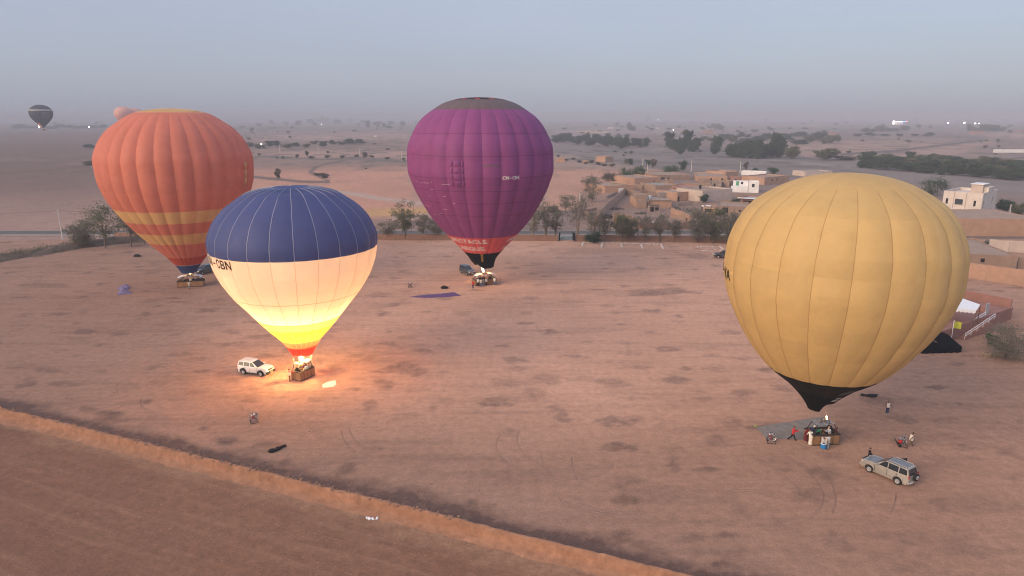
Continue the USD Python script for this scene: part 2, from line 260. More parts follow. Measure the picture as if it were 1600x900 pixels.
# the launch field, a sheet with damp and scuffed patches, and a darker band behind the wall
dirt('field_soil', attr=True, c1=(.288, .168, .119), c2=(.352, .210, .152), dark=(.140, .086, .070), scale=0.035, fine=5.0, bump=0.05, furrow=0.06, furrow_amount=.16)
def patch(NL, NR, FL, FR, nu, nv, z):
    u, v = np.linspace(0, 1, nu)[None, :, None], np.linspace(0, 1, nv)[:, None, None]
    P = (np.array(NL) * (1 - u) + np.array(NR) * u) * (1 - v) + (np.array(FL) * (1 - u) + np.array(FR) * u) * v
    return np.concatenate([P, np.full(P.shape[:2] + (1,), z)], -1)
A0, A1 = on_wall(-110), on_wall(125)
def launch_field():
    P = patch(A0, A1, (-165, 194.5), (175, 194.5), 520, 380, 0.012)
    x, y = P[..., 0], P[..., 1]
    q = np.stack([x / 3.4, y / 2.2, 0 * x], -1)
    Q = pix(P * [1, 1, 0])
    n = meshkit.fbm(q, 4, 5); big = meshkit.fbm(q * .12 + 5, 3, 8)
    st = np.clip((n - .60) * 5, 0, 1) * np.clip((big - .30) * 4, 0.1, 1) * .40
    ragged = meshkit.fbm(np.stack([x / .9, y / .9, 0 * x], -1), 3, 91) - .5
    rb = np.random.default_rng(21)
    for gx in np.arange(-150, 150, 6.2):                               # scuffed patches where earlier balloons were laid out, in loose rows
        for gy in np.arange(50, 192, 5.6):
            if rb.random() > .72: continue
            cx, cy, rx, ry, am, pw = gx + rb.normal(0, 1.5), gy + rb.normal(0, 1.2), rb.uniform(.7, 2.1), rb.uniform(.5, 1.5), rb.uniform(.22, .80), rb.uniform(.6, 1.3)
            sl = np.abs(x - cx) < 5; iy, ix = np.where(sl & (np.abs(y - cy) < 4))
            if len(iy) == 0: continue
            w = ((x[iy, ix] - cx) / rx) ** 2 + ((y[iy, ix] - cy) / ry) ** 2 + ragged[iy, ix] * 3.2
            st[iy, ix] = np.maximum(st[iy, ix], am * np.clip((1.5 - w) * pw, 0, 1))
    n2 = meshkit.fbm(np.stack([x / 14, y / 1.6, 0 * x], -1), 4, 77)
    st = np.maximum(st, np.clip((n2 - .55) * 4, 0, 1) * .34)
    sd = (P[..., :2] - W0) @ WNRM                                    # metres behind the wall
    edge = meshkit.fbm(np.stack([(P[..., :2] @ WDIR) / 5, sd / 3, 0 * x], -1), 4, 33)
    st = np.maximum(st, np.clip(1.5 - np.abs(sd - 2.3) / (1.1 + 3.0 * np.clip(edge - .32, 0, 1)), 0, 1) * (.95 + .5 * edge))  # darker ragged band along the back of the wall
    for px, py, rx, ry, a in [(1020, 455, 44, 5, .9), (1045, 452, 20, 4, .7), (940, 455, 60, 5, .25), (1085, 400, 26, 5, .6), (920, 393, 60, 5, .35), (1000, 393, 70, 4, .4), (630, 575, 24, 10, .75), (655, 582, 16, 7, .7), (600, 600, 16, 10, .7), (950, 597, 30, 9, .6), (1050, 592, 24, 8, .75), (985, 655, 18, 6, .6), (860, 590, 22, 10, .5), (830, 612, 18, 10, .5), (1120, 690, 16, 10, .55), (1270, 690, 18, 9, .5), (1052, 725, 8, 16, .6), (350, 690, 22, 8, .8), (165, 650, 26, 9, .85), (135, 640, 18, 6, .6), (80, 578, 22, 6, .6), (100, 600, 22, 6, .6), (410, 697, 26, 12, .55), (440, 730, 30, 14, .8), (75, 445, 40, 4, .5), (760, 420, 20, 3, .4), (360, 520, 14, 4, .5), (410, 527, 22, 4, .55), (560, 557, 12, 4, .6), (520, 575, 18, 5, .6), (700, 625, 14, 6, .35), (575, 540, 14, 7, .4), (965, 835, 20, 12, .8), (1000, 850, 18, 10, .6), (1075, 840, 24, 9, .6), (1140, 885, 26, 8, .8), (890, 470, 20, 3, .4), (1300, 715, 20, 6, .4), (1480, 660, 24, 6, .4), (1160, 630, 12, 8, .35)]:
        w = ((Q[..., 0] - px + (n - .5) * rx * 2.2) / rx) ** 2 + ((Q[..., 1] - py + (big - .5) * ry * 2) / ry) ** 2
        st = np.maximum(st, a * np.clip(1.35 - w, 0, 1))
    P[..., 2] += (meshkit.fbm(q * 1.3 + 11, 3, 50) - .5) * .0
    pale = np.clip(1.25 - ((Q[..., 0] - 860) / 520) ** 2 - ((Q[..., 1] - 500) / 210) ** 2 + (big - .5) * .9, 0, 1)  # brighter ellipse over mid-field, multiplied into the soil colour
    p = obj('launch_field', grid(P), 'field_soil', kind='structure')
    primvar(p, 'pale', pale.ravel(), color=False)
    primvar(p, 'stain_and_band', st.ravel(), color=False)
launch_field()
dirt('near_soil', attr=True, c1=(.190, .096, .061), c2=(.250, .128, .082), dark=(.36, .21, .135), scale=0.06, fine=4.0, bump=0.07, furrow=WANG, furrow_amount=.3, speck=2.6)
B0, B1 = np.array(A0) + [-30, -90], np.array(A1) + [10, -60]
P = patch(B0, B1, A0, A1, 420, 260, 0.012); sd = -(P[..., :2] - W0) @ WNRM; s_ = (P[..., :2] @ WDIR); e_ = meshkit.fbm(np.stack([s_ / 4, sd / 2, 0 * sd], -1), 4, 61)
p_ = obj('ploughed_field', grid(P), 'near_soil', kind='structure'); primvar(p_, 'stain_and_band', (np.clip(1.15 - sd / (.5 + 5.5 * np.clip(e_ - .2, 0, 1)), 0, 1) * .7 + .14 * np.clip((meshkit.fbm(np.stack([s_ / 9, sd / 1.4, 0 * sd], -1), 4, 63) - .6) * 4, 0, 1)).ravel(), color=False)

# the tarred road beyond the field, its verge, and the paved strip at the gate
def strip(a, b, w, z, n=40, wob=0.0):
    a, b = np.array(a[:2], float), np.array(b[:2], float); d = (b - a) / np.linalg.norm(b - a); nn = np.array([-d[1], d[0]])
    s = np.linspace(0, 1, n)[:, None]; mid = a + (b - a) * s
    o = (meshkit.fbm(np.concatenate([mid / 6, mid[:, :1] * 0], 1), 3, 2) - .5)[:, None] * wob
    P = np.stack([mid - nn * (w / 2 + o), mid + nn * (w / 2 + o)], 1)
    P = P[:, ::-1] if d[0] > 0 else P
    P = np.concatenate([P, np.full(P.shape[:2] + (1,), z)], -1)
    v, f = grid(P); n0 = np.cross(v[f[0][1]] - v[f[0][0]], v[f[0][2]] - v[f[0][0]])
    return v, f if n0[2] > 0 else f[:, ::-1]
obj('road_verge', strip((-420, 204.8), (420, 206.8), 11.0, 0.016, 90, 1.5), 'verge', kind='structure')
obj('road', strip((-420, 205.8), (420, 207.8), 5.6, 0.024, 60), 'asphalt', kind='structure')
plain('gate_paving', (.30, .30, .265), vary=0.12, scale=0.6)
g0, g1 = at(885, 376), at(885, 368)
obj('gate_pavement', strip((g0[0], 193.6), (g1[0], 202.0), 4.6, 0.030, 4), 'gate_paving', kind='structure')

# low hills that close the plain on the left
def hills():
    az = np.linspace(-math.radians(72), math.radians(5), 200); k = np.linspace(0, 1, 24)
    A, K = np.meshgrid(az, k); R = 7200 + 2400 * K
    f = np.clip((math.radians(-2) - A) / math.radians(22), 0, 1)
    h = 52 * f * np.sin(PI * K) ** 1.3 * (.62 + .7 * (meshkit.fbm(np.stack([A * 9, K * 2, 0 * A], -1), 4, 12) - .2))
    P = np.stack([R * np.sin(A), R * np.cos(A), h - 0.5], -1)
    obj('hills', grid(P), 'hill_soil', smooth=True, kind='structure')
plain('hill_soil', (.19, .15, .135), vary=0.25, scale=0.004)
hills()

# ------------------------------------------------------------------ hot-air balloons
def face_dir(x, y):
    d = -np.array([x, y]) / math.hypot(x, y); return d, np.array([-d[1], d[0]]) * 1.0   # towards the camera, and to the right as seen from it
class Envelope:
    T = np.array([0, .05, .11, .2, .3, .4, .5, .6, .7, .8, .87, .93, .97, 1.])
    def __init__(s, xy, zm, zt, dx, tilt, r, gores, seam, bulge, mouth_rise=None):
        s.xy, s.zm, s.zt, s.dx, s.tilt, s.N, s.seam, s.bulge = np.array(xy, float), zm, zt, dx, tilt, gores, math.radians(seam), bulge
        s.r2 = PchipInterpolator(s.T, np.array(list(r) + [0.02]) ** 2)
        s.toward, s.right = face_dir(*xy); s.rise = mouth_rise
    def rad(s, z): return np.sqrt(np.maximum(s.r2((np.asarray(z) - s.zm) / (s.zt - s.zm)), 1e-6))
    def zs(s, a, b):
        t = np.linspace(0, 1, 600); t = 1 - (1 - t) ** 1.7; z = s.zm + (s.zt - s.zm) * t
        L = np.concatenate([[0], np.cumsum(np.hypot(np.diff(z), np.diff(s.rad(z))))])
        la, lb = np.interp([a, b], z, L); return np.interp(np.linspace(la, lb, max(3, int((lb - la) / .5) + 1)), L, z)
    def point(s, phi, z, out=0.0, gore_bulge=True):
        """phi: 0 towards the camera, positive to the right of it. Relative to the thing's base."""
        r = s.rad(z)
        u = ((phi - s.seam) / (2 * PI / s.N)) % 1.0; 
        fade = np.clip((z - s.zm) / 4.0, .25, 1) * np.clip((s.zt - z) / (.1 * (s.zt - s.zm)), .15, 1)
        k = 1 - s.bulge * .6 + (s.bulge * (1 - (2 * u - 1) ** 2) if gore_bulge else 0) * fade
        if gore_bulge: r = r * k
        if gore_bulge:                                                  # slack cloth: soft dents, stronger near the seams
            w = np.stack([np.cos(phi) * r / 1.5, np.sin(phi) * r / 1.5, np.asarray(z) / 1.1 + 0 * r], -1) + 40
            r = r + (meshkit.fbm(w, 3, s.N) - .5) * (.035 + .13 * np.abs(2 * u - 1) ** 3) * np.clip(r / 6, .15, 1)
        r = r + out
        h = r[..., None] * (np.cos(phi)[..., None] * s.toward + np.sin(phi)[..., None] * s.right)
        p = np.concatenate([h, np.asarray(z)[..., None]], -1); p[..., 0] += s.dx + s.tilt * np.asarray(z)
        return p
    def build(s, root, bands, row=1.7, tape=None, cols=7):
        """bands: [(z from, z to, [materials in tone variants], taped)]."""
        r = np.random.default_rng(int(abs(s.xy[0] * 10)) + 3)
        for g in range(s.N):
            a0, a1 = s.seam + g * 2 * PI / s.N, s.seam + (g + 1) * 2 * PI / s.N
            go = xf('gore', root)
            for za, zb, mats, *_ in bands:
                n = max(1, int(round((zb - za) / row))); cut = np.linspace(za, zb, n + 1)
                if zb > s.zt - 4: cut = np.array([za, *[z for z in cut[1:-1] if z < s.zt - 2.2], zb])
                for k in range(len(cut) - 1):
                    z = s.zs(cut[k], cut[k + 1]); ph = np.linspace(a0, a1, cols)
                    P, Z = np.meshgrid(ph, z)
                    if s.rise is not None and k == 0 and za <= s.zm + 1e-6: Z = Z + (np.clip(s.rise(P), 0, (cut[1] - za) * 2) * (1 - (Z - za) / (cut[1] - za)))
                    pin = np.full_like(Z, 0.0); pin[0] = pin[-1] = -0.012; pin[:, 0] -= .012; pin[:, -1] -= .012
                    v, f = grid(s.point(np.where(P >= a1, a1 - 1e-6, P), Z, pin))
                    obj('panel', (v, f[:, ::-1] if False else f), mats[int(r.integers(len(mats))) if r.random() < .3 else (k * 7 + len(mats) * int(za) + k * k) % len(mats)], go, smooth=True)
            if tape:
                tm_, w, (ta, tb) = tape
                z = s.zs(ta, tb); ph = np.array([-1, 1.0])[None, :] * (w / 2 / np.maximum(s.rad(z), .3))[:, None] + a0
                q = s.point(np.full_like(ph, a0 + 1e-5), np.repeat(z[:, None], 2, 1), 0.016)
                rr = s.right * np.cos(a0) - s.toward * np.sin(a0)
                q[:, 0, :2] -= rr * w / 2; q[:, 1, :2] += rr * w / 2
                obj('seam_tape', grid(q), tm_, go, smooth=True)
    def letters(s, root, text, height, phi, z, mat, name='lettering', bold=False, slant=0.0, squash=1.0):
        m = meshkit.text_mesh(text, height, .004, bold); m = trimesh.Trimesh(*trimesh.remesh.subdivide_to_size(m.vertices, m.faces, .35)[:2], process=False)
        v = np.array(m.vertices); v[:, 0] = (v[:, 0] - v[:, 0].max() / 2) * squash
        r0 = float(s.rad(z)); dz = v[:, 1] / math.hypot(1, float(s.rad(z + .05) - s.rad(z - .05)) / .1)
        p = s.point(phi + v[:, 0] / s.rad(z + dz), z + dz + slant * v[:, 0], .03 + v[:, 2])
        obj(name, (p, m.faces), mat, root)

TONES = dict(salmon=(.80, .44, .36), slate=(.045, .052, .07), yellow=(.665, .452, .19), orange=(.66, .22, .150), amber=(.72, .46, .20), red=(.50, .085, .05), navy=(.035, .055, .16), royal=(.050, .068, .19), white=(.80, .74, .66), lemon=(.85, .58, .15), tangerine=(.85, .47, .05), coral=(.74, .15, .08), crimson=(.58, .035, .03), purple=(.295, .076, .232), rose=(.78, .14, .14), black=(.007, .007, .007), grey=(.17, .125, .13), charcoal=(.016, .015, .014))
for k, c in TONES.items():
    c = np.array(c); tr = {'black': .03, 'charcoal': .08, 'navy': .15, 'royal': .12, 'white': .5, 'lemon': .55, 'tangerine': .5, 'coral': .28, 'crimson': .10}.get(k, .3)
    for i, g in enumerate((1.0, .965, 1.03)): fabric(f'{k}_cloth' + ('', '_dull', '_bright')[i], c * g, tr)
def tones(k): return [f'{k}_cloth', f'{k}_cloth', f'{k}_cloth_dull', f'{k}_cloth_bright']
fabric('white_tape', (.40, .40, .46), .2); fabric('brown_tape', (.40, .235, .09), .2); fabric('dark_tape', (.09, .03, .07), .2)
plain('black_lettering', (.03, .025, .02)); plain('white_lettering', (.75, .72, .68))
plain('wicker', (.30, .165, .085), rough=.75, vary=.35, scale=26, bump=.02, bscale=40); plain('dark_wicker', (.17, .095, .06), rough=.8, vary=.35, scale=26, bump=.02, bscale=40)
plain('leather', (.035, .03, .03), rough=.55, vary=.2, scale=8); plain('steel', (.42, .42, .43), rough=.3, metal=.9, vary=.05); plain('rope', (.30, .26, .20)); plain('canopy_cloth', (.78, .78, .80), rough=.7, vary=.05); plain('runner_wood', (.14, .08, .045))
glow('flame_core', (1.0, .50, .20), 215.0); glow('flame_low', (1.0, .60, .19), 760.0); glow('flame_mid', (1.0, .47, .13), 48.0); glow('flame_small', (1.0, .48, .12), 26.0)

def burner_and_basket(root, xy, L, Wd, Hh, rot, cells, env, flame, plume=None, canopy=False, canopy_mat='canopy_cloth', wick='wicker', flame_off=(0, 0), mouth_pts=8):
    """The basket (walls, rim, runners, dividers), uprights, burner frame, burner and cables, in the balloon's own frame."""
    c, sn = math.cos(rot), math.sin(rot)
    def T(x, y, z): return np.array([c * x - sn * y, sn * x + c * y, z])
    bk = xf('basket', root)
    def bx(m, ctr, d, ch=0.0): m.box(T(*ctr), d, rot, ch); return m
    t = .07
    # walls of woven wicker: courses stand out one over another
    for nm, ctr, d in (('front_wall', (0, -Wd / 2, 0), (L, t)), ('back_wall', (0, Wd / 2, 0), (L, t)), ('side_wall', (-L / 2, 0, 0), (t, Wd)), ('side_wall', (L / 2, 0, 0), (t, Wd))):
        m = MB(); n = 9
        for i in range(n): bx(m, (ctr[0], ctr[1], .12 + (i + .5) * (Hh - .2) / n), (d[0] + (.03 if i % 2 else 0), d[1] + (.03 if i % 2 else 0), (Hh - .2) / n * .98))
        obj(nm, m, wick, bk)
    for x in np.linspace(-L / 2, L / 2, cells * 2 + 1):
        for sy in (-1, 1): obj('stake', bx(MB(), (x, sy * (Wd / 2 + .05), Hh / 2 + .04), (.07, .05, Hh - .12)), 'dark_wicker', bk)
    for sx in (-1, 1): obj('stake', bx(MB(), (sx * (L / 2 + .05), 0, Hh / 2 + .04), (.05, .07, Hh - .12)), 'dark_wicker', bk)
    m = MB()
    for sy in (-1, 1): bx(m, (0, sy * Wd / 2, Hh), (L + .24, .2, .16), .05); bx(m, (0, sy * Wd / 2, .09), (L + .14, .12, .10), .03)
    for sx in (-1, 1): bx(m, (sx * L / 2, 0, Hh + .003), (.2, Wd - .21, .155), .05); bx(m, (sx * L / 2, 0, .09), (.12, Wd - .13, .096), .03)
    obj('rim', m, 'leather', bk)
    m = MB()
    for x in np.linspace(-L / 2, L / 2, cells + 1)[1:-1]: bx(m, (x, 0, Hh * .52), (.06, Wd - .1, Hh * .9))
    if cells > 1: obj('divider', m, 'dark_wicker', bk)
    obj('floor', bx(MB(), (0, 0, .10), (L - .1, Wd - .1, .05)), 'runner_wood', bk)
    m = MB()
    for y in np.linspace(-Wd / 2 + .1, Wd / 2 - .1, 3): bx(m, (0, y, .03), (L + .1, .1, .06))
    obj('runner', m, 'runner_wood', bk)
    # uprights, frame, burner cans
    fz = 2.25; fl, fw = min(L * .36, .95), min(Wd * .42, .5)
    for sx in (-1, 1):
        for sy in (-1, 1):
            obj('upright', MB().tube([T(sx * L * .46, sy * Wd * .46, Hh), T(sx * fl, sy * fw, fz)], .045, 7), 'leather', root)
    m = MB()
    q = [T(-fl, -fw, fz), T(fl, -fw, fz), T(fl, fw, fz), T(-fl, fw, fz)]
    for i in range(4): m.tube([q[i], q[(i + 1) % 4]], .035, 6)
    for y in (-.14, .14): m.tube([T(-fl, y, fz), T(fl, y, fz)], .025, 6)
    obj('burner_frame', m, 'steel', root)
    ox, oy = flame_off
    for sx in ((-.24, .24) if L > 2 else (0,)):
        bz = T(sx, 0, fz)
        obj('burner', MB().lathe([(0.0, -.05), (.10, -.05), (.12, .02), (.17, .10), (.17, .36), (.15, .37), (.15, .12), (0, .10)], bz, 14), 'steel', root, smooth=35)
    env_pts = []
    for i in range(mouth_pts):
        ph = (i + .5) / mouth_pts * 2 * PI
        zz = env.zm + (float(env.rise(np.array(ph))) if env.rise is not None else 0) + .15
        e = env.point(np.array(ph), np.array(zz), 0.0)
        a = q[int(np.argmin([np.hypot(*(e[:2] - k[:2])) for k in q]))]
        obj('cable', MB().tube([a, e], .014, 4, False), 'rope', root)
    if canopy:
        for sx in (-1, 1):
            m = MB(); n = 9
            u, v = np.meshgrid(np.linspace(0, 1, n), np.linspace(-1, 1, n))
            X = sx * (fl * .75 + u * (L * .46 - fl * .65)); Y = v * fw * 1.5; Z = fz + .10 - .28 * u ** 1.5 + .16 * (1 - v ** 2) * np.sin(PI * u) + .05 * np.sin(9 * u + 3 * v)
            Pq = np.stack([c * X - sn * Y, sn * X + c * Y, Z], -1)
            vv, ff = grid(Pq)
            m.add(vv, ff); m.add(vv - [0, 0, .03], ff[:, ::-1])
            obj('heat_shield', m, canopy_mat, root, smooth=True)
    # flame: a leaf of fire over each can
    if flame:
        mat_, h, w = flame
        rr = np.random.default_rng(5)
        fx = T(ox, oy, 0)
        k = np.linspace(0, 1, 16); prof = w * (np.sin(PI * np.clip(k * .93 + .07, 0, 1)) ** .75) * (1 - .45 * k)
        mm = MB().lathe(np.stack([prof, fz + .34 + h * k], 1), (0, 0, 0), 14); v, f = mm.mesh()
        v[:, :2] *= (.8 + .5 * meshkit.noise(v * [3, 3, 1.6] + 4, 3))[:, None]; v[:, 0] += .10 * np.sin(v[:, 2] * 3.1); v[:, :2] += fx[:2]
        obj('flame', (v, f), mat_, root, smooth=True)
    if plume:                                                           # the upper part of the fire, inside the envelope
        mat_, z0, z1, w = plume; k = np.linspace(0, 1, 18); prof = w * (np.sin(PI * np.clip(k * .96 + .03, 0, 1)) ** .8) * (1 - .4 * k)
        v, f = MB().lathe(np.stack([prof, z0 + (z1 - z0) * k], 1), (0, 0, 0), 16).mesh(); v[:, :2] *= (.75 + .6 * meshkit.noise(v * [2, 2, 1.1] + 2, 6))[:, None]; v[:, :2] += T(*flame_off, 0)[:2]
        obj('flame', (v, f), mat_, root, smooth=True)

def bands(*zc):
    return [(a, b, tones(m)) for a, b, m in zip(zc[0:-2:2], zc[2::2], zc[1::2])]

# yellow balloon, nearest
YB = (33.45, 67.67)
def rise_y(p): 
    d = (np.asarray(p) + PI) % (2 * PI) - PI
    return 1.15 * np.clip((d - .25) / .25, 0, 1) * np.clip((2.6 - d) / .4, 0, 1)
yel = Envelope(YB, 3.885, 28.748, -.924, .027, [1.0, 1.80, 3.22, 5.96, 7.95, 9.44, 10.48, 10.99, 10.87, 10.08, 8.93, 6.91, 4.85], 22, 6.5, .016, rise_y)
root = thing('hot_air_balloon', 'big plain yellow balloon with black lower skirt, nearest the camera on the right', 'hot air balloon', (*YB, 0))
yel.build(root, bands(3.885, 'black', 6.4, 'charcoal', 8.62, 'yellow', 28.748), 1.75, ('brown_tape', .036, (8.7, 27.6)))
yel.letters(root, 'CN-CYA', 1.0, math.radians(-77), 18.0, 'black_lettering', bold=True)
y_rot = math.radians(6)
burner_and_basket(root, YB, 2.9, 1.75, 1.2, y_rot, 2, yel, ('flame_small', .5, .10), flame_off=(.25, 0))
def notice(root, T0, w, h, rot, mat='canopy_cloth'):
    obj('notice', MB().box(T0, (w, .03, h), rot), mat, root)
notice(root, (math.cos(y_rot) * -.1 + math.sin(y_rot) * .98, math.sin(y_rot) * -.1 - math.cos(y_rot) * .98, .66), .95, .72, y_rot)
m = MB()
for k in range(6): m.box((0.0, 0, 0), (.001, .001, .001))
fabric('grey_window', (.13, .135, .135), .4)
def cloth_patch(env, root, name, ph0, ph1, z0, z1, mat, skew=0.0, out=.02):
    P, Z = np.meshgrid(np.linspace(ph0, ph1, 9), np.linspace(z0, z1, 7)); P = P + skew * (Z - z0)
    obj(name, grid(env.point(P, Z, np.full_like(Z, out))), mat, root, smooth=True)
cloth_patch(yel, root, 'mesh_window', .50, .78, 6.75, 7.75, 'grey_window', .08)
yel.letters(root, 'S2', .38, .72, 6.0, 'white_lettering', bold=True)
yel.letters(root, 'ER', .38, .70, 5.55, 'white_lettering', bold=True)

P_, K_ = np.meshgrid(np.linspace(PI * .62, PI * 1.38, 40), [0.0, 1.0])
obj('top_rim', grid(yel.point(P_, 27.85 + .30 * K_ - .0, .02 + .10 * (1 - K_), False)), 'navy_cloth', root, smooth=True)  # dark arc laid round the back half of the top only

# white and blue balloon with its burner lit
WB = (-28.13, 86.42)
whi = Envelope(WB, 3.433, 25.671, .083, .009, [1.39, 1.98, 2.89, 4.65, 6.43, 8.18, 9.47, 10.17, 10.42, 9.68, 8.5, 6.79, 5.26], 24, -1.2, .010)
root = thing('hot_air_balloon', 'blue topped white balloon glowing from its lit burner, with yellow and red lower bands', 'hot air balloon', (*WB, 0))
whi.build(root, bands(3.433, 'crimson', 4.72, 'coral', 5.83, 'tangerine', 7.8, 'lemon', 9.0, 'white', 18.0, 'royal', 25.671), 2.3, ('white_tape', .06, (18.0, 25.5)))
def dark_seams(env, root, za, zb, w, mat):
    for g in range(env.N):
        a0 = env.seam + g * 2 * PI / env.N; z = env.zs(za, zb)
        q = env.point(np.full((len(z), 2), a0 + 1e-5), np.repeat(z[:, None], 2, 1), 0.012); r_ = env.right * np.cos(a0) - env.toward * np.sin(a0)
        q[:, 0, :2] -= r_ * w / 2; q[:, 1, :2] += r_ * w / 2
        obj('load_tape', grid(q), mat, root, smooth=True)
fabric('peach_tape', (.55, .36, .24), .35)
dark_seams(whi, root, 5.0, 17.95, .045, 'peach_tape')
def ring(env, root, name, z, h, mat, out=.02):
    P, Z = np.meshgrid(np.linspace(0, 2 * PI, env.N * 6 + 1), [z - h / 2, z + h / 2]); obj(name, grid(env.point(P + env.seam + 1e-5, Z, np.full_like(Z, out))), mat, root, smooth=True)
ring(whi, root, 'seam_ring', 12.25, .07, 'peach_tape'); ring(whi, root, 'seam_ring', 7.8, .09, 'peach_tape'); ring(whi, root, 'seam_ring', 4.72, .08, 'dark_tape')
def crown(env, root, r_at, mat, edge_mats=None, lift=.03, waves=24):
    """The round vent panel that lies under the crown opening, with its rim."""
    zc = float(np.interp(-r_at, -env.rad(np.linspace(env.zt - 8, env.zt, 400)), np.linspace(env.zt - 8, env.zt, 400)))
    P, K = np.meshgrid(np.linspace(0, 2 * PI, waves * 6 + 1), np.linspace(0, 1, 9)); Z = zc + (env.zt - .02 - zc) * K ** .6
    Z = Z - .10 * (1 - K) * np.abs(np.sin(P * waves / 2))
    obj('vent_panel', grid(env.point(P, Z, np.full_like(Z, lift), False)), mat, root, smooth=True)
    for i in range(waves):
        a0 = env.seam + i * 2 * PI / waves; P, K = np.meshgrid(np.linspace(a0 + .01, a0 + 2 * PI / waves - .01, 6), [0, 1.0])
        Z = zc + (K - .5) * .16; obj('top_rim', grid(env.point(P, Z, lift + .03 + .05 * np.sin((P - a0) * waves / 2) , False)), (edge_mats or [mat])[i % len(edge_mats or [mat])], root, smooth=True)
    obj('crown_ring', MB().lathe([(.12, -.05), (.2, 0), (.12, .05)], (env.dx + env.tilt * env.zt, 0, env.zt + .05), 20), 'steel', root, smooth=True)
crown(whi, root, 3.55, 'royal_cloth_dull', ['navy_cloth'])
m = MB()
for k in range(24):
    a0 = whi.seam + k * 2 * PI / 24; m.tube(whi.point(np.full(8, a0), whi.zs(24.75, 25.62)[:8] if len(whi.zs(24.75, 25.62)) >= 8 else np.linspace(24.75, 25.62, 8), np.full(8, .06), False), .03, 4)
obj('crown_lines', m, 'white_tape', root)
whi.letters(root, 'CN-CBN', 1.05, math.radians(-62), 16.8, 'black_lettering', bold=True)
C0, C1 = at(472, 596.6)[:2], at(489, 588.7)[:2]; w_rot = math.atan2(*(C1 - C0)[::-1])
burner_and_basket(root, WB, 2.6, 1.5, 1.25, w_rot, 2, whi, ('flame_low', 1.05, .26), ('flame_core', 6.3, 11.4, .55), flame_off=(-.28, -.1))
obj('skirt_hood', MB().box((.55, .1, 2.42), (1.0, .8, .04), w_rot, .01), 'canopy_cloth', root)

# purple balloon
PB = (-5.79, 139.71)
def rise_p(p):
    d = (np.asarray(p) + 1.15 + PI) % (2 * PI) - PI
    return 1.9 * np.clip(1.25 - np.abs(d) / .9, 0, 1)
pur = Envelope(PB, 3.801, 37.961, -.228, -.011, [2.3, 2.75, 4.30, 7.12, 9.99, 12.07, 13.68, 14.59, 14.49, 13.25, 11.71, 9.2, 6.85], 26, 1.5, .028, rise_p)
root = thing('hot_air_balloon', 'tall purple balloon with a red lettered band and black skirt, in the middle', 'hot air balloon', (*PB, 0))
pur.build(root, bands(3.801, 'black', 7.3, 'rose', 11.04, 'purple', 35.57, 'grey', 37.961), 1.55)
crown(pur, root, 4.5, 'grey_cloth_dull', ['black_cloth', 'black_cloth', 'crimson_cloth'], .05, 30)
for z in (31.2, 27.2, 23.2, 20.8, 18.4, 15.9): ring(pur, root, 'seam_ring', z, .05, 'dark_tape', .015)
for a in (0, 118, 242):
    pur.letters(root, 'SPECTACLE', 1.15, math.radians(a - 31), 9.75, 'white_lettering', bold=True)
    pur.letters(root, 'UNIQUE', 1.15, math.radians(a - 31), 8.05, 'white_lettering', bold=True)
pur.letters(root, 'CN-CBA', .62, math.radians(23), 23.0, 'white_lettering', bold=True)
cloth_patch(pur, root, 'patch', .03, .24, 25.45, 25.7, 'grey_cloth_bright')
rs = np.random.default_rng(4)
fabric('frayed_thread', (.55, .40, .48), .2)
for k in range(26):
    a, z = math.radians(rs.uniform(-75, -22)), rs.choice([15.9, 17.1, 18.4, 19.6, 20.8, 22.0]) + rs.normal(0, .12); w = rs.uniform(.01, .05) * (3 if rs.random() < .12 else 1)
    cloth_patch(pur, root, 'repair_tape', a, a + w, z, z + rs.uniform(.04, .13), 'frayed_thread')
for i in range(4):
    for j, (a0, a1) in enumerate(((-22.5, -20.2), (-19.6, -14.6), (-14.0, -12.2))):
        z0 = 21.7 + i * 1.22
        P, Z = np.meshgrid(np.linspace(math.radians(a0), math.radians(a1), 7), np.linspace(z0, z0 + 1.1, 7)); K = np.sin(PI * (P - P.min()) / np.ptp(P)) * np.sin(PI * (Z - z0) / 1.1)
        obj('side_vent_panel', grid(pur.point(P, Z, .05 + .15 * np.maximum(K, 0) ** .7)), 'purple_cloth' + ('', '_dull', '_bright')[(i + j) % 3], root, smooth=True)
fabric('amber_mesh', (.75, .40, .12), .75)
cloth_patch(pur, root, 'flame_window', -.115, .03, 5.3, 7.25, 'amber_mesh')
C0, C1 = at(743, 446.5)[:2], at(773, 443.5)[:2]; p_rot = math.atan2(*(C1 - C0)[::-1])
burner_and_basket(root, PB, 4.6, 1.7, 1.25, p_rot, 4, pur, ('flame_mid', 2.6, .28), canopy=True, flame_off=(-.3, 0))

